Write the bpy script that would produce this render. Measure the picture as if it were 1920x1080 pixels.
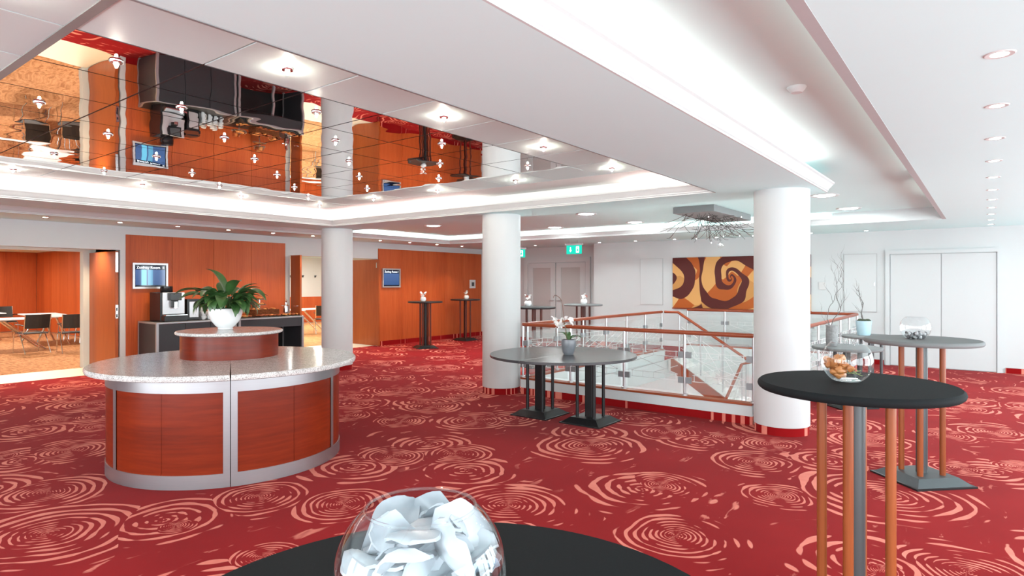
import bpy, math, random
from mathutils import Vector, Matrix
PI = math.pi
random.seed(7)
for o in list(bpy.data.objects):
    bpy.data.objects.remove(o)
scene = bpy.context.scene
COL = scene.collection

# ------------------------------------------------------------------ camera, world, exposure
YAW = math.atan2(892, 1164)            # the hall's long axis runs this far off the view axis
CAM_H = 1.54
cd = bpy.data.cameras.new('camera')
cd.sensor_width = 36
cd.lens = 1164 / 1920 * 36
cd.shift_y = -10 / 1920
cd.clip_start = 0.02
cam = bpy.data.objects.new('camera', cd)
cam.location = (0, 0, CAM_H)
cam.rotation_euler = (PI / 2, 0, YAW)
COL.objects.link(cam)
scene.camera = cam
vs = scene.view_settings
vs.view_transform = 'Standard'
vs.look = 'None'
vs.gamma = 1
vs.use_curve_mapping = False
vs.exposure = 1.36

SKY = 3.9
w = bpy.data.worlds.new('overcast_sky')
scene.world = w
w.use_nodes = True
bg = w.node_tree.nodes['Background']
bg.inputs[0].default_value = (0.87, 0.965, 1.0, 1)
bg.inputs[1].default_value = SKY
scene.cycles.transparent_max_bounces = 24
scene.cycles.max_bounces = 10
scene.cycles.diffuse_bounces = 5
scene.cycles.sample_clamp_indirect = 8.0
scene.cycles.caustics_reflective = False
scene.cycles.caustics_refractive = False

# main levels and lines of the room (metres)
ZP, ZS, ZU, ZM = 2.51, 2.49, 2.70, 2.73      # perimeter soffit, island soffit, upper ceiling, mirror ceiling
XL, XR, YN, YF = -11.8, 3.0, -3.2, 13.5       # left wall, window wall, wall behind, far wall
YD = 14.2                                     # wall with the glass double door
CELL = 0.6255
MX0, MY0 = -2.775, 0.415                      # mirror grid corner (towards -X and +Y)
VOID = (-5.08, -1.95, 7.02, 12.85)            # stair well x0 x1 y0 y1

# daylight portals in the window openings
def portal(loc, rot, sx, sy):
    ld = bpy.data.lights.new('window_portal', 'AREA')
    ld.shape = 'RECTANGLE'; ld.size = sx; ld.size_y = sy
    ld.cycles.is_portal = True
    o = bpy.data.objects.new('window_portal', ld)
    o.location = loc; o.rotation_euler = rot
    COL.objects.link(o)
portal((3.05, 5.0, 1.3), (0, PI / 2, 0), 2.2, 15.5)
portal((-2.6, YN - .05, 1.3), (PI / 2, 0, 0), 10.5, 2.2)

# ------------------------------------------------------------------ helpers
def S(r, g, b):
    def c(v):
        v /= 255
        return v / 12.92 if v <= .04045 else ((v + .055) / 1.055) ** 2.4
    return (c(r), c(g), c(b), 1)

class MB:
    """collects faces and builds them as one mesh object"""
    def __init__(s):
        s.v = []; s.f = []; s.sm = []
    def add(s, vs_, fs, smooth=False):
        n = len(s.v); s.v += [tuple(p) for p in vs_]
        for f in fs:
            s.f.append([i + n for i in f]); s.sm.append(smooth)
        return s
    def box(s, x0, x1, y0, y1, z0, z1):
        return s.add([(x0, y0, z0), (x1, y0, z0), (x1, y1, z0), (x0, y1, z0), (x0, y0, z1), (x1, y0, z1), (x1, y1, z1), (x0, y1, z1)],
                     [(3, 2, 1, 0), (4, 5, 6, 7), (0, 1, 5, 4), (1, 2, 6, 5), (2, 3, 7, 6), (3, 0, 4, 7)])
    def obox(s, c, sx, sy, sz, rz=0, rx=0, ry=0):
        m = Matrix.Translation(c) @ Matrix.Rotation(rz, 4, 'Z') @ Matrix.Rotation(ry, 4, 'Y') @ Matrix.Rotation(rx, 4, 'X')
        q = MB().box(-sx / 2, sx / 2, -sy / 2, sy / 2, -sz / 2, sz / 2)
        return s.add([m @ Vector(p) for p in q.v], q.f)
    def beam(s, a, b, wd, ht, up=(0, 0, 1)):
        a, b = Vector(a), Vector(b); d = (b - a).normalized(); u = Vector(up)
        r = d.cross(u)
        if r.length < 1e-4: r = d.cross(Vector((0, 1, 0)))
        r.normalize(); u = r.cross(d)
        P = []
        for p in (a, b):
            for i, j in ((-1, -1), (1, -1), (1, 1), (-1, 1)):
                P.append(p + r * wd / 2 * i + u * ht / 2 * j)
        return s.add(P, [(0, 3, 2, 1), (4, 5, 6, 7), (0, 1, 5, 4), (1, 2, 6, 5), (2, 3, 7, 6), (3, 0, 4, 7)])
    def lathe(s, prof, seg=32, c=(0, 0), a0=0, a1=2 * PI, smooth=True, zc=0):
        full = abs(a1 - a0 - 2 * PI) < 1e-6
        n = seg if full else seg + 1
        P = []
        for k in range(n):
            a = a0 + (a1 - a0) * k / seg
            for r, z in prof:
                P.append((c[0] + r * math.cos(a), c[1] + r * math.sin(a), z + zc))
        m = len(prof); F = []
        for k in range(seg):
            k2 = (k + 1) % n
            for i in range(m - 1):
                F.append((k * m + i, k2 * m + i, k2 * m + i + 1, k * m + i + 1))
        return s.add(P, F, smooth)
    def disc(s, r, z, seg=32, c=(0, 0), up=True):
        P = [(c[0] + r * math.cos(2 * PI * k / seg), c[1] + r * math.sin(2 * PI * k / seg), z) for k in range(seg)]
        return s.add(P, [tuple(range(seg)) if up else tuple(reversed(range(seg)))])
    def cyl(s, r, z0, z1, seg=24, c=(0, 0), smooth=True):
        s.lathe([(r, z0), (r, z1)], seg, c, smooth=smooth)
        s.disc(r, z1, seg, c); s.disc(r, z0, seg, c, False)
        return s
    def tube(s, pts, r, seg=8, caps=True):
        pts = [Vector(p) for p in pts]; n = len(pts)
        rad = r if isinstance(r, (list, tuple)) else [r] * n
        P = []; prev = None
        for i, p in enumerate(pts):
            t = (pts[min(i + 1, n - 1)] - pts[max(i - 1, 0)])
            t = t.normalized() if t.length > 1e-9 else Vector((0, 0, 1))
            if prev is None:
                a = t.cross(Vector((0, 0, 1)))
                if a.length < 1e-3: a = t.cross(Vector((1, 0, 0)))
            else:
                a = prev - t * prev.dot(t)
            a.normalize(); prev = a; b = t.cross(a)
            for k in range(seg):
                q = 2 * PI * k / seg
                P.append(p + (a * math.cos(q) + b * math.sin(q)) * rad[i])
        F = []
        for i in range(n - 1):
            for k in range(seg):
                k2 = (k + 1) % seg
                F.append((i * seg + k, i * seg + k2, (i + 1) * seg + k2, (i + 1) * seg + k))
        s.add(P, F, True)
        if caps:
            m = len(s.v) - len(P)
            s.f.append([m + k for k in reversed(range(seg))]); s.sm.append(False)
            s.f.append([m + (n - 1) * seg + k for k in range(seg)]); s.sm.append(False)
        return s
    def prism(s, poly, h0, h1, axis='z'):
        """poly extruded along an axis; axis x: poly is (y, z); y: (x, z); z: (x, y)"""
        def p3(a, b, h):
            return (h, a, b) if axis == 'x' else (a, h, b) if axis == 'y' else (a, b, h)
        n = len(poly)
        P = [p3(a, b, h0) for a, b in poly] + [p3(a, b, h1) for a, b in poly]
        F = [tuple(reversed(range(n))), tuple(range(n, 2 * n))]
        for i in range(n):
            j = (i + 1) % n
            F.append((i, j, n + j, n + i))
        return s.add(P, F)
    def sphere(s, c, r, seg=12, rings=8, sc=(1, 1, 1)):
        P = []; F = []
        for i in range(rings + 1):
            t = PI * i / rings
            for k in range(seg):
                a = 2 * PI * k / seg
                P.append((c[0] + r * sc[0] * math.sin(t) * math.cos(a), c[1] + r * sc[1] * math.sin(t) * math.sin(a), c[2] - r * sc[2] * math.cos(t)))
        for i in range(rings):
            for k in range(seg):
                k2 = (k + 1) % seg
                F.append((i * seg + k, i * seg + k2, (i + 1) * seg + k2, (i + 1) * seg + k))
        return s.add(P, F, True)
    def mesh(s, name, mat):
        me = bpy.data.meshes.new(name)
        me.from_pydata(s.v, [], s.f)
        me.polygons.foreach_set('use_smooth', s.sm)
        me.materials.append(mat)
        me.validate(); me.update()
        if any(s.sm): me.set_sharp_from_angle(angle=math.radians(38))
        return me
    def build(s, name, mat, parent=None, loc=None, bevel=0, fix=True):
        me = s.mesh(name, mat)
        if fix:
            import bmesh
            b = bmesh.new(); b.from_mesh(me)
            bmesh.ops.remove_doubles(b, verts=b.verts, dist=1e-5)
            bmesh.ops.recalc_face_normals(b, faces=b.faces)
            b.to_mesh(me); b.free()
            if any(s.sm): me.set_sharp_from_angle(angle=math.radians(38))
        o = bpy.data.objects.new(name, me)
        COL.objects.link(o)
        if parent: o.parent = parent
        if loc: o.location = loc
        if bevel:
            m = o.modifiers.new('bevel', 'BEVEL'); m.width = bevel; m.segments = 2; m.limit_method = 'ANGLE'
        return o

def link(name, me, parent=None, loc=(0, 0, 0), rot=(0, 0, 0), sc=(1, 1, 1)):
    o = bpy.data.objects.new(name, me); COL.objects.link(o)
    o.parent = parent; o.location = loc; o.rotation_euler = rot; o.scale = sc
    return o
def tag(o, label, cat, group=None, kind=None):
    o['label'] = label; o['category'] = cat
    if group: o['group'] = group
    if kind: o['kind'] = kind
    return o
def thing(name, label, cat, loc=(0, 0, 0), rz=0, group=None):
    o = bpy.data.objects.new(name, None); COL.objects.link(o)
    o.empty_display_size = .1
    o.location = loc; o.rotation_euler = (0, 0, rz)
    return tag(o, label, cat, group)
def struct(o, label, cat):
    return tag(o, label, cat, kind='structure')
def copy_tree(o, loc, rz, label=None):
    c = o.copy(); COL.objects.link(c); c.location = loc; c.rotation_euler = (0, 0, rz)
    if label: c['label'] = label
    for ch in list(o.children):
        d = ch.copy(); COL.objects.link(d); d.parent = c
        for g in list(ch.children):
            e = g.copy(); COL.objects.link(e); e.parent = d
    return c

# ------------------------------------------------------------------ material helpers
class NT:
    def __init__(s, name):
        s.m = bpy.data.materials.new(name); s.m.use_nodes = True
        s.t = s.m.node_tree; s.t.nodes.clear()
        s.out = s.t.nodes.new('ShaderNodeOutputMaterial')
    def n(s, typ, ins=None, **kw):
        nd = s.t.nodes.new(typ)
        for k, v in kw.items(): setattr(nd, k, v)
        for k, v in (ins or {}).items(): s.set(nd.inputs[k], v)
        return nd
    def set(s, inp, v):
        if isinstance(v, bpy.types.NodeSocket): s.t.links.new(v, inp)
        else: inp.default_value = v
    def math(s, op, a, b=0.0, c=0.0):
        nd = s.n('ShaderNodeMath', operation=op)
        s.set(nd.inputs[0], a); s.set(nd.inputs[1], b); s.set(nd.inputs[2], c)
        return nd.outputs[0]
    def vec(s, op, a, b=(0, 0, 0), c=(0, 0, 0)):
        nd = s.n('ShaderNodeVectorMath', operation=op)
        s.set(nd.inputs[0], a); s.set(nd.inputs[1], b); s.set(nd.inputs[2], c)
        return nd.outputs[1] if op in ('LENGTH', 'DISTANCE', 'DOT_PRODUCT') else nd.outputs[0]
    def pos(s): return s.n('ShaderNodeNewGeometry').outputs['Position']
    def obj(s): return s.n('ShaderNodeTexCoord').outputs['Object']
    def noise(s, v, scale, detail=2, rough=.5, dist=0, out=0):
        return s.n('ShaderNodeTexNoise', {'Vector': v, 'Scale': scale, 'Detail': detail, 'Roughness': rough, 'Distortion': dist}).outputs[out]
    def ramp(s, fac, stops, interp='LINEAR'):
        nd = s.n('ShaderNodeValToRGB', {'Fac': fac}); cr = nd.color_ramp; cr.interpolation = interp
        while len(cr.elements) < len(stops): cr.elements.new(.5)
        for e, (p, c) in zip(cr.elements, stops): e.position = p; e.color = c
        return nd.outputs[0]
    def mix(s, fac, a, b, typ='MIX'):
        nd = s.n('ShaderNodeMix', data_type='RGBA', blend_type=typ)
        s.set(nd.inputs[0], fac); s.set(nd.inputs[6], a); s.set(nd.inputs[7], b)
        return nd.outputs[2]
    def mixv(s, fac, a, b):
        nd = s.n('ShaderNodeMix', data_type='VECTOR')
        s.set(nd.inputs[0], fac); s.set(nd.inputs[4], a); s.set(nd.inputs[5], b)
        return nd.outputs[1]
    def smooth(s, x, lo, hi):
        return s.n('ShaderNodeMapRange', {0: x, 1: lo, 2: hi, 3: 0.0, 4: 1.0}, interpolation_type='SMOOTHSTEP').outputs[0]
    def bump(s, h, strength=.2, dist=.01):
        return s.n('ShaderNodeBump', {'Height': h, 'Strength': strength, 'Distance': dist}).outputs[0]
    def bsdf(s, col, rough=.5, metal=0, spec=.5, normal=None, **kw):
        nd = s.n('ShaderNodeBsdfPrincipled', {'Base Color': col, 'Roughness': rough, 'Metallic': metal, 'Specular IOR Level': spec})
        if normal: s.set(nd.inputs['Normal'], normal)
        for k, v in kw.items(): s.set(nd.inputs[k], v)
        s.t.links.new(nd.outputs[0], s.out.inputs[0])
        return s.m

def plain(name, col, rough=.5, metal=0, spec=.5, grain=0.03, gs=30):
    """a near-even colour with a faint procedural mottling"""
    t = NT(name); f = t.noise(t.pos(), gs, 3)
    a = tuple(max(0, c * (1 - grain)) for c in col[:3]) + (1,)
    b = tuple(min(1, c * (1 + grain)) for c in col[:3]) + (1,)
    return t.bsdf(t.mix(f, a, b), rough, metal, spec)
def emit(name, col, strength):
    t = NT(name); e = t.n('ShaderNodeEmission', {'Color': col, 'Strength': strength})
    t.t.links.new(e.outputs[0], t.out.inputs[0]); return t.m
def wood(name, c0, c1, c2, axis='z', rough=.35, fine=60, coarse=3, spec=.4):
    t = NT(name); p = t.pos()
    st = {'z': (1, 1, .04), 'h': (.07, .07, 1), 'x': (.04, 1, 1), 'y': (1, .04, 1)}[axis]
    q = t.vec('MULTIPLY', p, st)
    f = t.noise(q, fine, 4, .6); g = t.noise(q, coarse, 3, .55, .4)
    k = t.math('MULTIPLY_ADD', f, .45, t.math('MULTIPLY', g, .6))
    col = t.ramp(k, [(.3, c0), (.52, c1), (.75, c2)])
    return t.bsdf(col, rough, 0, spec, t.bump(f, .05, .002))

M = {}
M['wall'] = plain('white_wall_paint', (.60, .63, .632, 1), .6, spec=.25, grain=.01, gs=4)
M['ceil'] = plain('white_ceiling_paint', (.66, .90, .905, 1), .7, spec=.2, grain=.01, gs=3)
M['rim'] = plain('white_cove_paint', (.80, .81, .80, 1), .7, spec=.2, grain=.01, gs=3)
M['plate'] = plain('pale_plastic', (.62, .62, .61, 1), .5)
M['column'] = plain('white_column_paint', (.61, .64, .642, 1), .5, spec=.3, grain=.01, gs=5)
M['trimw'] = plain('white_gloss_trim', (.60, .64, .642, 1), .45, spec=.3, grain=.01)
M['panel_white'] = plain('white_ceiling_tile', (.60, .74, .75, 1), .5, spec=.25, grain=.01)
M['grid'] = plain('grey_ceiling_grid', (.24, .25, .25, 1), .5, .1)
M['wallwood'] = wood('cherry_veneer_wall', S(152, 62, 22), S(184, 84, 36), S(198, 100, 50), 'z', .45)
M['doorwood'] = wood('cherry_veneer_door', S(140, 62, 22), S(164, 80, 32), S(178, 94, 44), 'z', .35)
M['counterwood'] = wood('cherry_counter_panel', S(90, 24, 7), S(118, 35, 11), S(142, 50, 19), 'h', .3, fine=40, coarse=4, spec=.3)
M['railwood'] = wood('red_brown_rail_wood', S(110, 44, 24), S(140, 62, 34), S(160, 80, 46), 'h', .3)
M['polewood'] = wood('beech_pole', S(112, 52, 26), S(140, 70, 34), S(158, 86, 44), 'z', .35)
M['darkwood'] = wood('dark_red_wood', S(70, 26, 16), S(92, 36, 22), S(110, 48, 30), 'z', .35)
M['steel'] = plain('grey_steel', (.085, .095, .10, 1), .4, .4, grain=.02)
M['chrome'] = plain('chrome', (.72, .73, .74, 1), .18, 1, grain=.02)
M['postmetal'] = plain('satin_steel_post', (.60, .61, .62, 1), .3, .85, grain=.02)
M['clamp'] = plain('grey_glass_clamp', (.25, .26, .27, 1), .45, .4)
M['black'] = plain('black_laminate', (.016, .016, .018, 1), .42, spec=.4, grain=.1)
M['blackmat'] = plain('black_stretch_cloth', (.010, .011, .012, 1), .8, spec=.12, grain=.2, gs=200)
M['greycloth'] = plain('grey_stretch_cloth', (.17, .175, .175, 1), .7, spec=.3, grain=.08, gs=200)
M['greytop'] = plain('dark_grey_laminate', (.055, .056, .06, 1), .25, spec=.5, grain=.06)
M['blackmetal'] = plain('black_powder_coat', (.012, .012, .013, 1), .4, .2, grain=.1)
M['charcoal'] = plain('charcoal_laminate', (.028, .030, .034, 1), .45, grain=.08)
M['greyedge'] = plain('grey_aluminium_edge', (.42, .43, .44, 1), .35, .6)
M['porcelain'] = plain('white_porcelain', (.86, .86, .87, 1), .15, spec=.6, grain=.01)
M['plasticblack'] = plain('black_plastic', (.012, .012, .014, 1), .25, spec=.5, grain=.1)
M['silver'] = plain('silver_plastic', (.62, .63, .65, 1), .28, .6, grain=.02)
M['meshblack'] = plain('black_mesh_fabric', (.018, .015, .013, 1), .6, grain=.2, gs=300)
M['tablewhite'] = plain('white_table_laminate', (.82, .82, .82, 1), .3)
M['stonefloor'] = plain('pale_stone_floor', (.82, .81, .79, 1), .25, grain=.03, gs=6)
M['threshold'] = plain('cream_threshold', (.80, .74, .62, 1), .4, grain=.03)
M['soil'] = plain('dark_soil', (.03, .02, .015, 1), .9, grain=.4, gs=120)
M['frosted'] = plain('frosted_door_glass', (.50, .50, .49, 1), .25, spec=.5, grain=.02)
M['screwgrey'] = plain('grey_plastic', (.22, .225, .23, 1), .5)
M['linegrey'] = plain('shadow_gap_grey', (.42, .42, .42, 1), .6)
M['lattice'] = plain('white_lattice_metal', (.78, .78, .78, 1), .35, .2)
M['lampwhite'] = emit('lamp_white', (1, .98, .94, 1), 9)
M['lampbig'] = emit('lamp_frosted_disc', (.95, 1, 1, 1), 9)
M['lampwarm'] = emit('lamp_warm', (1, .86, .66, 1), 14)
M['bulb'] = emit('halogen_bulb', (1, .90, .76, 1), 480)
M['cove'] = emit('cove_tube', (1, .84, .78, 1), 9.5)
M['coveside'] = emit('cove_tube_soft', (1, .82, .74, 1), 2.2)

def mirror_mat():
    t = NT('polished_mirror'); p = t.pos()
    h = t.noise(p, 2.2, 1, .4)
    return t.bsdf((.86, .85, .84, 1), .0, 1, .5, t.bump(h, .05, .05))
M['mirror'] = mirror_mat()
def brushed(name, c, rough):
    t = NT(name); p = t.vec('MULTIPLY', t.pos(), (6, 6, 160))
    f = t.noise(p, 1.0, 3, .6)
    return t.bsdf(t.mix(f, tuple(x * .9 for x in c) + (1,), tuple(c) + (1,)), rough, .9, .5, t.bump(f, .03, .002))
M['alu'] = brushed('brushed_aluminium', (.42, .43, .45), .36)
def granite():
    t = NT('grey_granite'); p = t.pos()
    a = t.noise(p, 160, 2, .7); b = t.n('ShaderNodeTexVoronoi', {'Vector': p, 'Scale': 190}).outputs['Color']
    c = t.noise(p, 16, 3)
    k = t.math('MULTIPLY_ADD', t.n('ShaderNodeSeparateColor', {0: b}).outputs[0], .45, t.math('MULTIPLY', a, .55))
    k = t.math('MULTIPLY_ADD', t.math('SUBTRACT', c, .5), .25, k)
    col = t.ramp(k, [(.12, S(96, 92, 92)), (.36, S(172, 168, 166)), (.58, S(210, 208, 206)), (.85, S(236, 235, 233))])
    return t.bsdf(col, .16, 0, .35)
M['granite'] = granite()
def thin_glass(name, tint=(1, 1, 1, 1), lo=.04, hi=.5, haze=0.0):
    t = NT(name)
    lw = t.n('ShaderNodeLayerWeight', {'Blend': .35}).outputs['Facing']
    f = t.math('MULTIPLY_ADD', t.math('POWER', lw, 2.5), hi - lo, lo)
    tr = t.n('ShaderNodeBsdfTransparent', {'Color': tint}); gl = t.n('ShaderNodeBsdfGlossy', {'Color': (1, 1, 1, 1), 'Roughness': .02})
    mx = t.n('ShaderNodeMixShader', {0: f, 1: tr.outputs[0], 2: gl.outputs[0]})
    last = mx.outputs[0]
    if haze:
        df = t.n('ShaderNodeBsdfDiffuse', {'Color': (.85, .86, .86, 1)})
        last = t.n('ShaderNodeMixShader', {0: haze, 1: last, 2: df.outputs[0]}).outputs[0]
    t.t.links.new(last, t.out.inputs[0])
    return t.m
M['glass'] = thin_glass('clear_bowl_glass', (.975, .985, .99, 1), .06, .95)
M['pane'] = thin_glass('balustrade_glass', (.96, .98, .975, 1), .03, .25, .07)

# ------------------------------------------------------------------ carpet with ripple rings
def unz(u, v):
    """pixel of the photograph to the point of the floor it shows"""
    sx, sy = math.cos(YAW), math.sin(YAW)
    d = CAM_H * 1164 / (v - 530); r = (u - 960) / 1164 * d
    return (-sy * d + sx * r, sx * d + sy * r, d)
RINGS = [(1105, 836, 125), (1241, 911, 100), (1270, 1006, 125), (950, 946, 150), (1253, 810, 85), (1420, 867, 105), (1449, 833, 70), (1460, 930, 85),
         (1656, 926, 185), (1627, 825, 95), (1804, 878, 85), (1917, 878, 70), (1864, 810, 80), (1775, 815, 65), (1819, 1074, 160), (1650, 1068, 90),
         (1804, 766, 65), (90, 1000, 200), (83, 925, 120), (488, 932, 105), (134, 845, 105), (162, 758, 105), (119, 786, 70), (190, 800, 50),
         (141, 722, 75), (645, 945, 100), (0, 856, 40), (735, 855, 90), (853, 852, 95), (889, 789, 90), (752, 789, 55), (807, 762, 75), (866, 744, 50),
         (750, 732, 65), (854, 709, 50), (740, 708, 45), (648, 744, 60), (642, 779, 60), (670, 705, 36), (766, 691, 40), (829, 690, 45),
         (985, 736, 50), (1130, 775, 60), (1180, 1075, 60), (330, 985, 60), (500, 1040, 80), (1540, 800, 45), (1360, 820, 45)]
def carpet():
    t = NT('red_ripple_carpet'); p3 = t.pos()
    p = t.vec('MULTIPLY', p3, (1, 1, 0))
    wob = t.n('ShaderNodeTexNoise', {'Vector': p, 'Scale': 1.6, 'Detail': 2}).outputs['Color']
    q = t.vec('MULTIPLY_ADD', t.vec('SUBTRACT', wob, (.5, .5, .5)), (.16, .16, 0), p)
    # ripple rings elsewhere on the carpet, on an irregular lattice
    vo = t.n('ShaderNodeTexVoronoi', {'Vector': q, 'Scale': .82, 'Randomness': .85}, voronoi_dimensions='2D')
    best_d = t.math('MULTIPLY', vo.outputs['Distance'], 1.85)
    best_v = t.vec('MULTIPLY', t.vec('SUBTRACT', q, vo.outputs['Position']), (1.85, 1.85, 0))
    best_d = t.math('ADD', best_d, .22)
    for u, v, hw in RINGS:
        x, y, d = unz(u, v); r = max(.22, hw * d / 1164)
        lv = t.vec('MULTIPLY_ADD', q, (1 / r, 1 / r, 0), (-x / r, -y / r, 0))
        ln = t.vec('LENGTH', lv)
        lt = t.math('LESS_THAN', ln, best_d)
        best_v = t.mixv(lt, best_v, lv)
        best_d = t.math('MINIMUM', best_d, ln)
    s = t.n('ShaderNodeSeparateXYZ', {0: best_v})
    ang = t.math('ARCTAN2', s.outputs[1], s.outputs[0])
    n1 = t.noise(p, 1.7, 2); n2 = t.noise(p, 7.0, 2)
    ph = t.math('MULTIPLY', t.math('LOGARITHM', t.math('MULTIPLY_ADD', best_d, 1 / .16, 1.0), math.e), 37.0)
    ph = t.math('ADD', ph, ang)                                    # one spiral arm
    ph = t.math('MULTIPLY_ADD', n1, 5.0, ph)
    sn = t.math('SINE', ph)
    # the strokes swell and break along the arc
    pol = t.n('ShaderNodeCombineXYZ', {0: t.math('COSINE', ang), 1: t.math('SINE', ang), 2: t.math('MULTIPLY', best_d, 1.8)}).outputs[0]
    n3 = t.noise(t.vec('ADD', t.vec('MULTIPLY', p, (.5, .5, 0)), pol), 1.25, 1.5, .5)
    th = t.math('MULTIPLY_ADD', n3, 5.2, t.math('MULTIPLY_ADD', n2, .45, -2.18))
    fall = t.smooth(best_d, .7, 1.12)
    th = t.math('MULTIPLY_ADD', fall, 1.0, th)
    ring = t.smooth(t.math('SUBTRACT', sn, th), -.1, .15)
    # loose flecks between the rings
    fl = t.noise(t.vec('MULTIPLY', q, (3.2, 1.1, 1)), 2.4, 3, .6, .8)
    fleck = t.math('MULTIPLY', t.smooth(fl, .63, .70), t.math('MULTIPLY', fall, .85))
    fac = t.math('MAXIMUM', ring, fleck)
    tone = t.noise(p, 1.4, 3)
    red = t.mix(tone, S(124, 13, 17), S(156, 26, 28))
    pink = t.mix(n2, S(206, 104, 92), S(232, 146, 128))
    col = t.mix(fac, red, pink)
    pile = t.noise(p, 420, 2)
    return t.bsdf(col, .95, 0, .05, t.bump(pile, .25, .004), **{'Sheen Weight': .04, 'Sheen Roughness': .4})
M['carpet'] = carpet()
def brown_carpet(name, c0, c1, sc):
    t = NT(name); p = t.pos()
    f = t.noise(t.vec('MULTIPLY', p, (1, 3, 1)), sc, 3, .6, .6)
    return t.bsdf(t.ramp(f, [(.35, c0), (.6, c1)]), .9, 0, .15)
M['browncarpet'] = brown_carpet('brown_speckled_carpet', S(150, 98, 62), S(192, 138, 96), 6)
M['tancarpet'] = brown_carpet('tan_carpet', S(190, 130, 84), S(214, 160, 112), 5)

# ================================================================== STRUCTURE
# ---- floors
vx0, vx1, vy0, vy1 = VOID
fl = MB()
for x0, x1, y0, y1 in ((-11.9, vx0, YN, YD), (vx1, XR, YN, YD), (vx0, vx1, YN, vy0), (vx0, vx1, vy1, YD)):
    fl.box(x0, x1, y0, y1, -.32, 0)
floor = struct(fl.build('floor', M['carpet']), 'red carpet with pink ripple rings', 'floor')
struct(MB().box(-13.0, -11.9, YN, YD, -.3, .002).build('floor_threshold', M['threshold']), 'cream threshold strip along the meeting room openings', 'floor')
struct(MB().box(-24.4, -13.0, -3, 6.62, -.3, 0).build('floor_meeting_room', M['browncarpet']), 'brown speckled carpet of the large meeting room', 'floor')
struct(MB().box(-20.9, -13.0, 6.7, 15.5, -.3, 0).build('floor_side_room', M['tancarpet']), 'tan carpet of the side meeting room', 'floor')
struct(MB().box(-9, 2.5, 4.2, 14.6, -3.5, -3.3).build('floor_lower_hall', M['stonefloor']), 'pale stone floor of the hall below the stairs', 'floor')
lw = MB()
lw.box(-9.1, -9, 4.2, 14.6, -3.3, -.32).box(2.5, 2.6, 4.2, 14.6, -3.3, -.32).box(-9, 2.5, 14.6, 14.7, -3.3, -.32).box(-9, 2.5, 4.1, 4.2, -3.3, -.32)
struct(lw.build('wall_lower_hall', M['wall']), 'white walls of the lower hall', 'wall')
for i, (x, y) in enumerate(((-6.4, 8), (-6.4, 11.5), (-.6, 8.4), (-.6, 11.5), (-3.5, 5.7))):  # unseen glowing panels added to brighten the hall below the stairs
    tag(MB().box(x - .6, x + .6, y - .6, y + .6, -.36, -.322).build('added_light_panel', M['lampbig']), 'added unseen square light panel brightening the lower hall', 'fill light', 'added light panels of the lower hall')
# slab edge lining of the stair well
se = MB()
se.box(vx0, vx0 + .02, vy0, vy1, -.34, .0).box(vx1 - .02, vx1, vy0, vy1, -.34, .0).box(vx0, vx1, vy0, vy0 + .02, -.34, 0).box(vx0, vx1, vy1 - .02, vy1, -.34, 0)
struct(se.build('trim_stair_well', M['wall']), 'white lining of the stair well edge', 'trim')

# ---- walls
def comb(y0, y1, openings, z1):
    p = [(y0, 0)]
    for a, b, h in openings: p += [(a, 0), (a, h), (b, h), (b, 0)]
    return p + [(y1, 0), (y1, z1), (y0, z1)]
OP1, OP2 = (1.0, 4.36, 2.10), (7.62, 10.0, 2.12)
wl = struct(MB().prism(comb(YN, YD + .2, (OP1, OP2), 2.6), XL - .18, XL, 'x').build('wall_left', M['wall']), 'white wall with wood panels and two meeting room openings', 'wall')
def wood_panels(ys, z0, z1):
    for a, b in zip(ys, ys[1:]):
        MB().box(XL, XL + .022, a + .003, b - .003, z0, z1).build('panel', M['wallwood'], wl, bevel=.002)
wood_panels([4.44, 5.205, 5.97, 6.735, 7.5], .11, 2.37)
wood_panels([10.02, 10.79, 11.56, 12.33, 13.1, 13.9], .11, 2.37)
wf = MB().prism([(XL - .2, YD), (-7.78, YD), (-7.78, YF), (XR + .2, YF), (XR + .2, YD + .3), (XL - .2, YD + .3)], 0, 2.75)
wf = struct(wf.build('wall_far', M['wall']), 'white end wall with painting and doors', 'wall')
# walls with windows, behind and beside the camera
def window_wall(name, label, axis, at, a0, a1, bays, thick):
    m = MB()
    def bx(p0, p1, z0, z1):
        if axis == 'x': m.box(min(at, at + thick), max(at, at + thick), p0, p1, z0, z1)
        else: m.box(p0, p1, min(at, at + thick), max(at, at + thick), z0, z1)
    bx(a0, a1, 0, .2); bx(a0, a1, 2.4, 2.8)
    edges = [a0] + [e for b in bays for e in b] + [a1]
    for i in range(0, len(edges), 2): bx(edges[i], edges[i + 1], .2, 2.4)
    o = struct(m.build(name, M['wall']), label, 'wall')
    k = 0
    for b0, b1 in bays:
        f = MB(); c = at + thick * .5
        def fb(p0, p1, z0, z1, t=.06):
            if axis == 'x': f.box(c - t / 2, c + t / 2, p0, p1, z0, z1)
            else: f.box(p0, p1, c - t / 2, c + t / 2, z0, z1)
        fb(b0, b1, .2, .26); fb(b0, b1, 2.34, 2.4); fb(b0, b0 + .06, .26, 2.34); fb(b1 - .06, b1, .26, 2.34)
        fb((b0 + b1) / 2 - .03, (b0 + b1) / 2 + .03, .26, 2.34)
        f.build('window_frame', M['trimw'], o)
window_wall('wall_right', 'white wall with tall windows', 'x', XR, YN, YF + .5, [(-2.6, -.2), (.2, 2.6), (3.0, 5.4), (5.8, 8.2), (8.6, 11.0), (11.3, 13.2)], .2)
window_wall('wall_near', 'white wall with tall windows behind the tables', 'y', YN, XL - .2, XR + .2, [(-7.6, -5.2), (-4.8, -2.4), (-2.0, .4), (.7, 2.6)], -.2)

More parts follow.
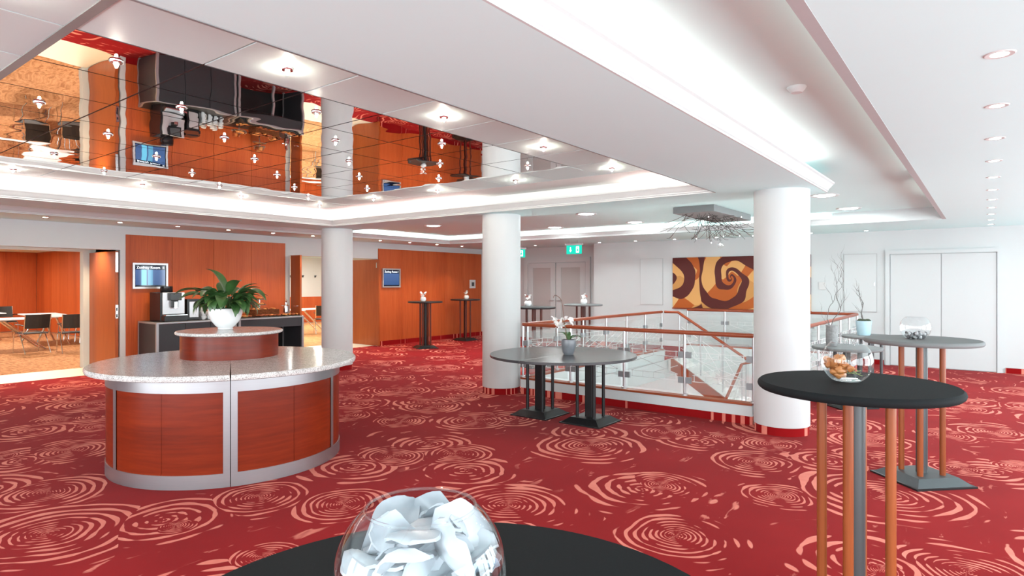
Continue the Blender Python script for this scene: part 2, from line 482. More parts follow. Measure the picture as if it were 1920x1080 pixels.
# ---- carpet skirting
def skirt(name, segs, label):
    m = MB()
    for s_ in segs: m.box(*s_)
    struct(m.build(name, M['carpet']), label, 'baseboard')
skirt('baseboard_left', [(XL, XL + .03, 4.44, 7.5, 0, .11), (XL, XL + .03, 10.02, YD, 0, .11)], 'carpet strip along the foot of the wood panelled wall')
skirt('baseboard_far', [(-7.78, -1.55, YF - .025, YF, 0, .09), (.24, XR, YF - .025, YF, 0, .09)], 'dark red carpet strip along the end wall')

# ---- columns
for x, y, lab in ((-1.70, 6.82, 'white round column at the end of the stair railing, under the end of the ceiling beam'),
                  (-5.46, 6.88, 'white round column beside the round low table pair'),
                  (-9.22, 6.90, 'white round column behind the round granite counter')):
    c = thing('column', lab, 'column', (x, y, 0))
    MB().lathe([(.268, .085), (.27, .09), (.27, ZS)], 64).disc(.268, .085, 64, up=False).build('shaft', M['column'], c)
    MB().cyl(.262, 0, .085, 64).build('carpet_base', M['carpet'], c)

# ---- ceilings
# perimeter soffits (with the small downlights), upper ceiling, island slab with the mirror coffer
pl, pf, pr = -10.78, 11.48, -.5                # edges of the perimeter soffit
cx0, cx1, cy0, cy1 = -8.77, -2.28, -.05, 6.48  # coffer opening in the island
ix0, ix1, iy1 = -9.6, -1.35, 7.2               # outer edges of the island
m = MB().box(XL - .2, pl, YN, YD, ZP, 2.95).box(pl, XR, pf, YD, ZP, 2.95).box(pr, XR, YN, pf, ZP, 2.95)
struct(m.build('ceiling_perimeter', M['ceil']), 'white lower ceiling strip with small downlights', 'ceiling')
m = MB()
hx0, hx1, hy0, hy1 = cx0 - .18, cx1 + .18, cy0 - .18, cy1 + .18
for x0, x1, y0, y1 in ((pl, hx0, YN, pf), (hx1, pr, YN, pf), (hx0, hx1, YN, hy0), (hx0, hx1, hy1, pf)):
    m.box(x0, x1, y0, y1, ZU, 2.95)
struct(m.build('ceiling_upper', M['ceil']), 'white upper ceiling around the mirror coffer', 'ceiling')
m = MB()
zt = ZS + .03
for x0, x1, y0, y1 in ((ix0, cx0, YN, iy1), (cx1, ix1, YN, iy1), (cx0, cx1, YN, cy0), (cx0, cx1, cy1, iy1)):
    m.box(x0, x1, y0, y1, ZS, zt)
struct(m.build('ceiling_island', M['ceil']), 'white dropped soffit framing the mirror coffer', 'ceiling')
# rim over the coffer, mirror grid
gx1, gy1 = MX0 - 9 * CELL, MY0 + 9 * CELL      # far corner of the panel grid
m = MB()
for x0, x1, y0, y1 in ((hx0, gx1, hy0, hy1), (MX0, hx1, hy0, hy1), (gx1, MX0, hy0, MY0), (gx1, MX0, gy1, hy1)):
    m.box(x0, x1, y0, y1, ZM, 2.95)
m.box(gx1, MX0, MY0, gy1, ZM + .02, 2.95)
coffer = struct(m.build('ceiling_coffer', M['rim']), 'recess of the mirror ceiling with white rim', 'ceiling')
MB().box(gx1, MX0, MY0, gy1, ZM + .012, ZM + .018).build('ceiling_grid', M['grid'], coffer)
g = .006
pm_w = MB().box(-CELL / 2 + g, CELL / 2 - g, -CELL / 2 + g, CELL / 2 - g, 0, .011).mesh('ceiling_panel_white', M['panel_white'])
pm_m = MB().box(-CELL / 2 + g, CELL / 2 - g, -CELL / 2 + g, CELL / 2 - g, 0, .011).mesh('ceiling_panel_mirror', M['mirror'])
for i in range(9):
    for j in range(9):
        edge = i in (0, 8) or j in (0, 8)
        link('ceiling_panel', pm_w if edge else pm_m, coffer, (MX0 - (i + .5) * CELL, MY0 + (j + .5) * CELL, ZM))
MB().box(gx1, MX0, MY0 + CELL - .022, MY0 + CELL + .022, ZM - .006, ZM + .012).build('ceiling_rail', M['grid'], coffer)
MB().box(cx1 - .003, cx1 + .012, cy0, cy1, ZS - .003, ZS + .03).build('edge_strip', M['grid'], coffer)

# halogen spots on every other panel
rim_me = MB().lathe([(.014, -.012), (.03, -.012), (.036, -.004), (.036, .0)], 20).mesh('rim', M['chrome'])
bulb_me = MB().sphere((0, 0, -.026), .008, 10, 8, (1, 1, 1.6)).mesh('bulb', M['bulb'])
cap_me = MB().cyl(.016, -.018, .0, 14).mesh('socket', M['postmetal'])
for i in range(9):
    for j in range(9):
        if (i + j) % 2: continue
        edge = i in (0, 8) or j in (0, 8)
        t = thing('ceiling_spotlight', 'halogen spotlight in a white panel of the coffer ceiling' if edge else 'halogen spotlight in a mirror panel of the coffer ceiling',
                  'spotlight', (MX0 - (i + .5) * CELL, MY0 + (j + .5) * CELL, ZM), 0, 'spots in the white ceiling panels' if edge else 'spots in the mirror ceiling panels')
        link('rim', rim_me, t); link('socket', cap_me, t); link('bulb', bulb_me, t)

# ---- cornices: a stepped profile swept around corners
PROF = [(0, 0), (.012, 0), (.012, .012), (.022, .018), (.022, .028), (.04, .045), (.066, .075), (.08, .085), (.08, .1), (.062, .1), (.0, .04)]
def cornice(name, path, label, closed=False, prof=PROF, z=ZS):
    """path: (x, y) points; the profile projects to the side that looks along +normal (to the path's right)"""
    n = len(path); P = []; k = len(prof)
    for i in range(n):
        a = Vector(path[i - 1] if (i > 0 or closed) else path[i]); b = Vector(path[i]); c = Vector(path[(i + 1) % n] if (i < n - 1 or closed) else path[i])
        d1 = (b - a).normalized() if (b - a).length > 0 else (c - b).normalized()
        d2 = (c - b).normalized() if (c - b).length > 0 else d1
        n1 = Vector((d1.y, -d1.x)); n2 = Vector((d2.y, -d2.x))
        mt = (n1 + n2); mt = mt / max(1e-6, mt.dot(n1))
        for o_, h in prof: P.append((b.x + mt.x * o_, b.y + mt.y * o_, z + h))
    F = []
    for i in range(n if closed else n - 1):
        j = (i + 1) % n
        for q in range(k):
            q2 = (q + 1) % k
            F.append((i * k + q, j * k + q, j * k + q2, i * k + q2))
    if not closed:
        F.append(tuple(range(k))); F.append(tuple((n - 1) * k + q for q in reversed(range(k))))
    mb = MB(); mb.add(P, F)
    return struct(mb.build(name, M['trimw']), label, 'cornice')
cornice('trim_coffer', [(cx0, cy0), (cx0, cy1), (cx1, cy1), (cx1, cy0)], 'white stepped cornice around the mirror coffer', True)
cornice('trim_beam', [(ix1, iy1), (ix1, YN)][::-1], 'long white cornice along the edge of the dropped soffit', z=ZS)
cornice('trim_perimeter', [(pl, YN), (pl, pf), (-2.05, pf)], 'white cornice along the lower ceiling strip', z=ZP)

# ---- cove tubes hidden behind the cornices
def cove(x0, x1, y0, y1, z, mat, label):
    tag(MB().box(x0, x1, y0, y1, z, z + .018).build('cove_tube', M[mat]), label, 'cove light', 'tubes hidden in the coves')
zc = zt + .012
cv = 'slim white tube light lying in a ceiling cove'
cove(cx0 - .1, cx0 - .075, cy0 + .1, cy1 - .1, zc, 'cove', cv)
cove(cx1 + .075, cx1 + .1, cy0 + .1, cy1 - .1, zc, 'cove', cv)
cove(cx0 + .1, cx0 + 3.1, cy1 + .075, cy1 + .1, zc, 'cove', cv)
cove(cx1 - 1.0, cx1 - .1, cy1 + .075, cy1 + .1, zc, 'cove', cv)
cove(ix1 - .06, ix1 - .035, YN + .3, iy1 - .9, zc + .01, 'cove', cv)
cove(pl - .0, pl + .02, iy1 - .5, pf - .2, ZP + .055, 'cove', cv)
cove(pl + .1, -2.1, pf - .02, pf, ZP + .055, 'cove', cv)
cove(pr - .03, pr - .01, YN + .3, 7.6, ZP + .05, 'coveside', cv)
cove(pr - .03, pr - .01, 8.4, 9.6, ZP + .05, 'coveside', cv)
# trough lip that carries the tubes along the plain edge
MBt = MB().box(pr - .05, pr, YN, pf, ZP - .002, ZP + .012)
struct(MBt.build('trim_edge', M['linegrey']), 'slim grey edge strip of the lower ceiling', 'trim')
struct(MB().box(-2.05, pr - .05, pf - .012, pf, ZP, ZU).build('trim_fascia', M['trimw']), 'plain white fascia at the end of the upper ceiling', 'trim')

# linings added under the tubes and on the recess sides for neutral bounce light
z1 = zt + .006
m = MB().box(hx0, cx0, hy0, hy1, zt, z1).box(cx1, hx1, hy0, hy1, zt, z1).box(cx0, cx1, cy1, hy1, zt, z1).box(cx0, cx1, hy0, cy0, zt, z1)
m.box(hx0 - .004, hx0 + .004, hy0, hy1, z1, ZM).box(hx1 - .004, hx1 + .004, hy0, hy1, z1, ZM).box(hx0, hx1, hy1 - .004, hy1 + .004, z1, ZM)
struct(m.build('trim_bounce_lining', M['rim']), 'added pale lining for the cove light around the mirror coffer', 'trim')
struct(MB().box(ix1 - .3, ix1, YN, iy1, zt, z1).build('trim_bounce_lining_beam', M['rim']), 'added pale lining for the cove light along the dropped soffit', 'trim')  # added bed that keeps the tube's bounce off the tinted slab
# ---- recessed lights
dl_ring = MB().lathe([(.032, -.002), (.052, -.004), (.058, 0), (.032, .0)], 24).mesh('rim', M['plate'])
dl_disc = MB().disc(.033, -.003, 20, up=False).mesh('lamp_glass', M['lampwhite'])
dl_warm = MB().disc(.033, -.003, 20, up=False).mesh('lamp_glass', M['lampwarm'])
def downlight(x, y, z, label, group, warm=False, power=0, tilt=0):
    t = thing('recessed_downlight', label, 'downlight', (x, y, z), 0, group)
    link('rim', dl_ring, t); link('lamp_glass', dl_warm if warm else dl_disc, t)
    if power:
        ld = bpy.data.lights.new('lamp_beam', 'SPOT'); ld.energy = power; ld.spot_size = math.radians(95); ld.spot_blend = .7
        ld.color = (1, .74, .45) if warm else (1, .95, .88); ld.shadow_soft_size = .03
        o = bpy.data.objects.new('lamp_beam', ld); COL.objects.link(o); o.parent = t; o.location = (0, 0, -.02); o.rotation_euler = (0, tilt, 0)
for k in range(11):
    downlight(.04, 3.35 + .968 * k, ZP, 'round recessed downlight in the row along the window side ceiling', 'downlights along the window side')
for y in (2.3, 3.1, 4.1, 5.0, 5.9, 6.8, 7.7, 8.6, 9.5, 10.42, 11.35, 12.3):
    downlight(-11.1, y, ZP, 'tiny warm downlight in the ceiling strip along the wood wall', 'downlights along the wood wall', True, 22, 0)
for x in (-10.3, -9.35, -8.4, -7.45, -6.5, -5.55, -4.6, -3.7, -2.75, -1.8):
    downlight(x, 13.2, ZP, 'tiny downlight in the ceiling strip along the end wall', 'downlights along the end wall')
big_ring = MB().lathe([(.13, -.006), (.17, -.012), (.18, -.004), (.18, 0), (.13, 0)], 40).mesh('rim', M['trimw'])
big_disc = MB().lathe([(.0, -.02), (.08, -.017), (.135, -.005)], 40).mesh('diffuser', M['lampbig'])
for x in (-1.72, -5.36, -7.2, -8.95):
    for y in (9.05, 10.87):
        t = thing('ceiling_lamp', 'round flush ceiling lamp with frosted disc over the stair hall', 'ceiling lamp', (x, y, ZU), 0, 'round lamps of the stair hall')
        link('rim', big_ring, t); link('diffuser', big_disc, t)
        ld = bpy.data.lights.new('lamp_beam', 'AREA'); ld.shape = 'DISK'; ld.size = .26; ld.energy = 12; ld.color = (.92, 1, 1)
        o = bpy.data.objects.new('lamp_beam', ld); COL.objects.link(o); o.parent = t; o.location = (0, 0, -.03)
t = thing('smoke_detector', 'small white smoke detector on the upper ceiling beside the long cornice', 'smoke detector', (-.9, 3.95, ZU))
MB().lathe([(0, -.035), (.03, -.034), (.045, -.02), (.055, -.004), (.055, 0)], 24).build('housing', M['trimw'], t)

# ---- far wall doors, hatches
d = struct(bpy.data.objects.new('door_1', None), 'white flush double door in the end wall', 'door'); COL.objects.link(d); d.location = (-.66, YF, 0)
MB().box(-.78, -.005, -.02, 0, .01, 2.06).build('door_leaf', M['wall'], d, bevel=.003)
MB().box(.005, .78, -.02, 0, .01, 2.06).build('door_leaf', M['wall'], d, bevel=.003)
fr = MB().box(-.86, -.79, -.035, 0, 0, 2.07).box(.79, .86, -.035, 0, 0, 2.07).box(-.86, .86, -.035, 0, 2.07, 2.14)
fr.build('door_frame', M['trimw'], d)
d = struct(bpy.data.objects.new('door_2', None), 'white double door with frosted glass panes', 'door'); COL.objects.link(d); d.location = (-9.35, YD, 0)
for sx in (-1, 1):
    lf = MB()
    a, b = (-.93, -.01) if sx < 0 else (.01, .93)
    lf.box(a, a + .16, -.04, 0, 0, 2.08).box(b - .16, b, -.04, 0, 0, 2.08).box(a + .16, b - .16, -.04, 0, 0, .25).box(a + .16, b - .16, -.04, 0, 1.95, 2.08)
    lf = lf.build('door_leaf', M['trimw'], d)
    MB().box(a + .16, b - .16, -.025, -.01, .25, 1.95).build('pane', M['frosted'], lf)
    MB().tube([(-.09 * sx * -1 - .0, -.05, 1.05), (-.09 * sx * -1, -.09, 1.05), (.02 * sx, -.09, 1.05)] if 0 else [(.07 * sx, -.04, 1.05), (.07 * sx, -.085, 1.05), (.19 * sx, -.085, 1.05)], .011).build('handle', M['postmetal'], lf)
fr = MB().box(-1.08, -.94, -.05, 0, 0, 2.09).box(.94, 1.08, -.05, 0, 0, 2.09).box(-1.08, 1.08, -.05, 0, 2.09, 2.22)
fr.build('door_frame', M['trimw'], d)
for x0, x1, z0, z1, lab in ((-6.52, -5.95, 1.02, 2.10, 'flat white wall hatch beside the painting and the glass doors'), (-2.22, -1.66, .98, 2.09, 'flat white wall hatch beside the flush white double door')):
    h = thing('wall_hatch', lab, 'hatch', ((x0 + x1) / 2, YF, z0)); hw = (x1 - x0) / 2; hh = z1 - z0
    MB().box(-hw, hw, -.012, 0, 0, hh).build('frame', M['linegrey'], h)
    MB().box(-hw + .008, hw - .008, -.02, 0, .008, hh - .008).build('hatch_door', M['wall'], h)
    MB().box(hw - .05, hw - .03, -.03, -.02, hh * .45, hh * .45 + .06).build('lock', M['postmetal'], h)
tag(MB().box(-2.66, -2.54, YF - .02, YF, 1.4, 1.55).build('wall_plate', M['plate'], bevel=.004), 'pale square wall plate beside the painting', 'wall plate')

# ---- rooms behind the wood wall
m = MB().box(-24.5, -24.25, -3, 6.8, 0, 2.6).box(-24.5, -12.4, 6.56, 6.68, 0, 2.6).box(-24.5, XL - .18, -3.1, -3, 0, 2.6)
wr = struct(m.build('wall_meeting_room', M['wall']), 'back walls of the large meeting room', 'wall')
for k in range(8):
    MB().box(-24.25 + k * 1.4 + .004, -24.25 + (k + 1) * 1.4 - .004, 6.535, 6.56, .02, 2.5).build('panel', M['wallwood'], wr)
for k in range(6):
    MB().box(-24.25, -24.225, 6.53 - (k + 1) * 1.4 + .004, 6.53 - k * 1.4 - .004, .02, 2.5).build('panel', M['wallwood'], wr)
struct(MB().box(-24.5, XL - .18, -3.1, 6.7, 2.5, 2.6).build('ceiling_meeting_room', M['ceil']), 'white ceiling of the large meeting room', 'ceiling')
m = MB().box(-20.9, -20.7, 6.7, 15.6, 0, 2.6).box(-20.9, XL - .18, 15.5, 15.6, 0, 2.6)
wr2 = struct(m.build('wall_side_room', M['wall']), 'back walls of the side meeting room', 'wall')
for k in range(6):
    MB().box(-20.7, -20.68, 6.75 + k * 1.45 + .004, 6.75 + (k + 1) * 1.45 - .004, .02, 1.0).build('panel', M['wallwood'], wr2)
struct(MB().box(-20.9, XL - .18, 6.7, 15.6, 2.5, 2.6).build('ceiling_side_room', M['ceil']), 'white ceiling of the side meeting room', 'ceiling')
# the lights inside the two rooms
rl = MB().lathe([(.0, -.01), (.09, -.01), (.1, 0)], 20).mesh('diffuser', M['lampbig'])
def room_lamp(x, y, label, group, power):
    t = thing('recessed_downlight', label, 'downlight', (x, y, 2.5), 0, group)
    link('lamp_glass', rl, t)
    ld = bpy.data.lights.new('lamp_beam', 'AREA'); ld.shape = 'DISK'; ld.size = .3; ld.energy = power; ld.color = (1, .93, .84)
    o = bpy.data.objects.new('lamp_beam', ld); COL.objects.link(o); o.parent = t; o.location = (0, 0, -.03)
for x in (-14.5, -17.2, -19.9, -22.6):
    for y in (1.2, 4.6):
        room_lamp(x, y, 'round downlight in the ceiling of the large meeting room', 'downlights of the large meeting room', 27)
for x in (-14.5, -18.6):
    for y in (9.5, 13.2):
        room_lamp(x, y, 'round downlight in the ceiling of the side meeting room', 'downlights of the side meeting room', 38)
t = thing('recessed_downlight', 'warm downlight above the open door leaf of the large meeting room', 'downlight', (-12.4, 3.98, 2.5))
link('rim', dl_ring, t); link('lamp_glass', dl_warm, t)
ld = bpy.data.lights.new('lamp_beam', 'SPOT'); ld.energy = 60; ld.spot_size = math.radians(100); ld.spot_blend = .8; ld.color = (1, .74, .42); ld.shadow_soft_size = .04
o = bpy.data.objects.new('lamp_beam', ld); COL.objects.link(o); o.parent = t; o.location = (0, 0, -.02)
# open door leaves and the posts they meet
t = thing('folding_door_leaf', 'open cherry wood door leaf with lock, lit from above, beside the wall screen', 'door leaf', (XL - .02, 4.34, 0))
MB().box(-1.16, 0, -.05, .0, .02, 2.08).build('leaf', M['doorwood'], t, bevel=.003)
MB().box(-.004, .004, -.045, -.005, 1.72, 2.06).build('top_bolt', M['chrome'], t)
lk = MB().box(-.004, .005, -.045, -.005, .93, 1.16).build('lock_plate', M['chrome'], t)
MB().box(.005, .008, -.034, -.016, .95, 1.0).build('lock_slot', M['blackmetal'], lk)
MB().box(.005, .008, -.034, -.016, 1.06, 1.11).build('lock_slot', M['blackmetal'], lk)
struct(MB().box(-13.16, -13.0, 4.2, 4.4, 0, 2.1).box(-13.16, -13.0, 4.4, 6.6, 0, 2.6).build('trim_opening', M['trimw']), 'white post at the meeting room opening', 'trim')
struct(MB().box(-13.16, -13.0, .5, 6.6, 2.1, 2.6).build('trim_lintel', M['wall']), 'white lintel over the inner opening', 'trim')
t = thing('folding_door_leaf', 'narrow open cherry wood door leaf at the end of the pastry buffet', 'door leaf', (XL + .0, 7.66, 0))
MB().box(.0, .34, -.025, .02, .02, 2.12).build('leaf', M['doorwood'], t, bevel=.003)
MB().tube([(.29, -.03, 1.05), (.29, -.075, 1.05), (.2, -.075, 1.05)], .01).build('handle', M['chrome'], t)
t = thing('folding_door_leaf', 'open cherry wood door leaf between a white column and a wall screen', 'door leaf', (XL + .18, 9.94, 0))
MB().box(-.98, 0, -.045, .0, .02, 2.1).build('leaf', M['doorwood'], t, bevel=.003)
MB().box(-.09, -.06, -.052, -.045, 1.9, 2.02).build('bolt', M['chrome'], t)
for k, y in enumerate((9.2, 9.75, 10.35, 10.9, 11.45)):
    c = thing('coat_hook', 'small steel coat hook on the white wall of the side room', 'coat hook', (-20.68, y + 3.0, 1.78), 0, 'coat hooks in the side room')
    MB().box(0, .01, -.03, .03, -.04, .04).tube([(.0, 0, 0), (.06, 0, 0), (.075, 0, .04)], .009, 6).build('hook', M['steel'], c)

# ================================================================== STAIR WELL RAILING AND STAIRS
RZ, CURB, CAP = .98, .09, .205
def rail_run(label, a, b, n, outer, end_post=True, name='stair_railing'):
    """a straight run of glass railing on a white curb from a to b (x, y)"""
    a, b = Vector((a[0], a[1], 0)), Vector((b[0], b[1], 0)); L = (b - a).length
    rz = math.atan2(b.y - a.y, b.x - a.x)
    t = thing(name, label, 'railing', a, rz)
    MB().box(0, L, min(0, .05 * outer), max(0, .05 * outer), 0, CURB).build('carpet_base', M['carpet'], t)
    q_ = [(-.055 * outer, 0), (0, 0), (0, CURB), (.055 * outer, CURB), (.055 * outer, CAP), (-.055 * outer, CAP)]
    MB().prism(q_, 0, L, 'x').build('curb', M['trimw'], t)
    MB().box(0, L, -.065, .065, CAP, CAP + .025).build('curb_cap', M['railwood'], t, bevel=.004)
    MB().tube([(0, 0, RZ - .02), (L, 0, RZ - .02)], .026, 12).build('handrail', M['railwood'], t)
    w_ = L / n
    for k in range(n + (1 if end_post else 0)):
        x = k * w_
        MB().cyl(.017, CAP + .025, RZ - .03, 12, (x, 0)).lathe([(.034, CAP + .025), (.034, CAP + .045), (.018, CAP + .05)], 12, (x, 0)).build('post', M['postmetal'], t)
    z0, z1 = CAP + .06, RZ - .12
    for k in range(n):
        x0, x1 = k * w_ + .05, (k + 1) * w_ - .05
        p = MB().box(x0, x1, -.005, .005, z0, z1).build('glass_pane', M['pane'], t)
        for zz in (z0 + .14, z1 - .16):
            for xx in (x0 - .005, x1 + .005):
                MB().box(xx - .032, xx + .032, -.014, .014, zz - .035, zz + .035).build('clamp', M['clamp'], p)
        lat = MB
        zb0, zb1, zt0, zt1 = z0 + .13, z0 + .20, z1 - .19, z1 - .13
        for z_ in (zb0, zb1, zt0, zt1):
            MB().box(x0 + .04, x1 - .04, .006, .012, z_ - .003, z_ + .003).build('lattice_bar', M['lattice'], p)
        nn = 5
        tick = MB().box(-.0028, .0028, .006, .012, 0, zb1 - zb0).mesh('lattice_tick', M['lattice'])
        for q in range(nn):
            xx = x0 + .06 + (x1 - x0 - .12) * q / (nn - 1)
            link('lattice_bar', tick, p, (xx, 0, zb0)); link('lattice_bar', tick, p, (xx, 0, zt0))
        for s0, s1 in ((zb1, zt0), (zt0, zb1)):
            MB().beam((x0 + .04, .009, s0), (x1 - .04, .009, s1), .006, .006).build('lattice_bar', M['lattice'], p)
        MB().beam((x0 + .04, .009, (zb1 + zt0) / 2), ((x0 + x1) / 2, .009, zt0), .006, .006).build('lattice_bar', M['lattice'], p)
        MB().beam(((x0 + x1) / 2, .009, zb1), (x1 - .04, .009, (zb1 + zt0) / 2), .006, .006).build('lattice_bar', M['lattice'], p)
    return t
rail_run('glass railing with wooden handrail behind the round low table pair', (-5.14, 6.96), (-2.02, 6.96), 4, -1)
rail_run('glass railing of the stair well running from a column to the stair head', (-5.14, 7.07), (-5.14, 11.6), 6, 1)
rail_run('glass railing of the stair well below the painting', (-5.14, 12.91), (-1.9, 12.91), 4, 1)
rail_run('glass railing of the stair well beside the two tables with twig pots', (-1.89, 12.8), (-1.89, 7.1), 7, 1)
# stair: first flight along +X, landing, second flight back along -Y
LX, LZ = -3.55, -.92
st = thing('staircase', 'white staircase with wooden stringers and sloping glass railing going down', 'staircase', (0, 0, 0))
n1 = 6; run = (LX + 4.98) / n1; rise = -LZ / n1
poly = [(-5.08, 0)]
for k in range(n1): poly += [(-4.98 + k * run, -k * rise), (-4.98 + k * run, -(k + 1) * rise)]
poly += [(LX, LZ), (LX, LZ - .2), (-4.98, -.2), (-5.08, -.2)]
MB().prism(poly, 11.72, 12.84, 'y').build('flight', M['stonefloor'], st)
MB().box(LX, -1.97, 11.55, 12.84, LZ - .2, LZ).build('landing', M['stonefloor'], st)
n2 = 14; ys = 11.55; rise2 = (3.3 + LZ) / n2; run2 = 4.2 / n2
poly = []
for k in range(n2): poly += [(ys - k * run2, LZ - k * rise2), (ys - k * run2, LZ - (k + 1) * rise2)]
poly += [(ys - 4.2, -3.3), (ys - 3.9, -3.3), (ys, LZ - .25)]
MB().prism(poly, LX + .05, -1.98, 'x').build('flight', M['stonefloor'], st)
MB().prism([(-4.98, .06), (LX, LZ + .06), (LX, LZ - .2), (-4.98, -.2)], 11.66, 11.715, 'y').build('stringer', M['railwood'], st)
MB().prism([(ys, LZ + .12), (ys - 4.2, -3.18), (ys - 4.2, -3.3), (ys - 3.95, -3.3), (ys, LZ - .2)], LX - .01, LX + .045, 'x').build('stringer', M['railwood'], st)
# railing of the flights
t = st
p0, p1 = Vector((-5.1, 11.64, .96)), Vector((-4.82, 11.64, .96))
p2 = Vector((LX + .12, 11.62, LZ + 1.02)); p3 = Vector((LX + .0, 11.5, LZ + .98)); p4 = Vector((LX, ys - 4.2, -3.3 + .92))
MB().tube([p0, p1, p2 - (p2 - p1).normalized() * .02, p2 + Vector((.02, -.02, 0)), p3, p4], .026, 12).build('handrail', M['railwood'], t)
for k in range(4):
    f = k / 3 * .92 + .02; p = p1.lerp(p2, f)
    MB().cyl(.015, p.z - .93, p.z - .02, 10, (p.x, p.y)).build('post', M['postmetal'], t)
for k in range(6):
    p = p3.lerp(p4, k / 5)
    MB().cyl(.015, p.z - .9, p.z - .02, 10, (p.x, p.y)).build('post', M['postmetal'], t)
for k in range(3):
    a_, b_ = p1.lerp(p2, k / 3 * .92 + .05), p1.lerp(p2, (k + 1) / 3 * .92 - .02)
    pn = MB().prism([(a_.x, a_.z - .78), (b_.x, b_.z - .78), (b_.x, b_.z - .12), (a_.x, a_.z - .12)], 11.635, 11.645, 'y').build('glass_pane', M['pane'], t)
    for za, zb in ((-.78 + .12, -.78 + .12), (-.24, -.24), (-.6, -.28), (-.28, -.6)):
        MB().beam((a_.x, 11.63, a_.z + za), (b_.x, 11.63, b_.z + zb), .006, .008).build('lattice_bar', M['lattice'], pn)
for k in range(5):
    a_, b_ = p3.lerp(p4, k / 5 + .02), p3.lerp(p4, (k + 1) / 5 - .02)
    pn = MB().prism([(a_.y, a_.z - .78), (b_.y, b_.z - .78), (b_.y, b_.z - .12), (a_.y, a_.z - .12)], LX - .005, LX + .005, 'x').build('glass_pane', M['pane'], t)
    for za, zb in ((-.66, -.66), (-.24, -.24), (-.6, -.28), (-.28, -.6)):
        MB().beam((LX - .008, a_.y, a_.z + za), (LX - .008, b_.y, b_.z + zb), .006, .008).build('lattice_bar', M['lattice'], pn)

# ================================================================== ROUND COUNTER
CC = Vector((-5.361, 2.867, 0)); FA = math.atan2(-CC.y, -CC.x)      # the joint faces FA
t = thing('bar_counter', 'round granite topped counter with curved cherry panels in brushed steel frames', 'counter', CC, FA)
RB, RT, HT = .938, 1.085, .862
def arc_shell(r0, r1, z0, z1, a0, a1, seg=16):
    return MB().lathe([(r0, z0), (r1, z0), (r1, z1), (r0, z1), (r0, z0)], seg, (0, 0), a0, a1, smooth=False)
def shade(o):
    for p in o.data.polygons: p.use_smooth = True
    o.data.set_sharp_from_angle(angle=math.radians(30))
    return o
jg = .003
for half in (0, 1):
    a0 = half * PI + jg; a1 = (half + 1) * PI - jg
    top = MB().lathe([(0.02, HT - .045), (RT - .02, HT - .045), (RT - .006, HT - .04), (RT, HT - .024), (RT - .002, HT - .01), (RT - .012, HT), (.02, HT)], 64, (0, 0), a0 + .0015, a1 - .0015)
    top.build('counter_top', M['granite'], t)
    shade(arc_shell(RB - .03, RB, .0, .105, a0, a1, 48).build('base_band', M['alu'], t))
    shade(arc_shell(RB - .03, RB, .715, HT - .045, a0, a1, 48).build('top_band', M['alu'], t))
    for k in range(4):
        aa = half * PI + k * PI / 3; wv = .05 / RB
        s0 = aa + (jg if k == 0 else -wv / 2); s1 = aa + (wv if k == 0 else wv / 2)
        if k == 3: s0, s1 = aa - wv, aa - jg
        shade(arc_shell(RB - .03, RB, .105, .715, s0, s1, 4).build('stile', M['alu'], t))
    for k in range(6):
        aa = half * PI + k * PI / 6; wv = .05 / RB
        lo = aa + (wv if k == 0 else wv / 2 if k % 2 == 0 else .0012); hi = aa + PI / 6 - (wv if k == 5 else wv / 2 if k % 2 else .0012)
        shade(arc_shell(RB - .035, RB - .006, .105, .715, lo, hi, 12).build('panel', M['counterwood'], t))
MB().cyl(RB - .04, .01, .8, 64).build('core', M['blackmetal'], t)
# raised tier set back from the joint
TOFF = (-.27, 0)
dr = MB().lathe([(.40, HT), (.418, HT), (.418, 1.07), (.40, 1.07)], 64, TOFF).build('tier_drum', M['counterwood'], t)
MB().lathe([(0, 1.07), (.445, 1.07), (.458, 1.078), (.46, 1.09), (.452, 1.1), (0, 1.1)], 64, TOFF).build('tier_top', M['granite'], t)

# ================================================================== POTTED PLANT
def leaf_mesh(name, L, W, droop, mat, stem=.5):
    """one arching lance-shaped leaf on its stalk, growing along +X from the origin"""
    mb = MB(); n = 9
    def path(s_):          # s 0..1 over stalk and blade
        a = 1.25 - droop * s_
        return a
    pts = []; x = z = 0; tot = L * (1 + stem); ds = tot / 24
    for i in range(25):
        pts.append((x, z)); a = 1.25 - droop * (i / 24) ** 1.3; x += math.cos(a) * ds; z += math.sin(a) * ds
    k0 = int(24 * stem / (1 + stem))
    mb.tube([(p[0], 0, p[1]) for p in pts[:k0 + 1:2]] , .004, 5)
    P = []; F = []; m = 24 - k0
    for i in range(m + 1):
        f = i / m; wv = W * (math.sin(PI * f ** .8)) ** .9 / 2 + .0006
        px, pz = pts[k0 + i]
        for j, q in enumerate((-1, -.5, 0, .5, 1)):
            P.append((px, q * wv, pz + abs(q) * wv * .35))
    for i in range(m):
        for j in range(4): F.append((i * 5 + j, i * 5 + j + 1, (i + 1) * 5 + j + 1, (i + 1) * 5 + j))
    mb.add(P, F, True)
    return mb.mesh(name, mat)
def leaf_mat(name, c0, c1):
    t = NT(name); f = t.noise(t.obj(), 14, 3)
    return t.bsdf(t.mix(f, c0, c1), .35, 0, .5, **{'Subsurface Weight': .0})
M['leaf'] = leaf_mat('peace_lily_leaf', S(34, 66, 34), S(74, 112, 58))
M['leaflight'] = leaf_mat('young_leaf', S(70, 104, 50), S(120, 148, 84))
pp = thing('potted_plant', 'leafy green peace lily in a white bowl on the counter tier', 'plant', (-5.70, 3.0, 1.1))
MB().lathe([(0, .0), (.062, .0), (.07, .008), (.062, .016), (.09, .04), (.128, .09), (.148, .15), (.152, .195), (.146, .2), (.14, .19), (.138, .16), (0, .155)], 48).build('pot', M['porcelain'], pp)
MB().disc(.139, .17, 32).build('soil', M['soil'], pp)
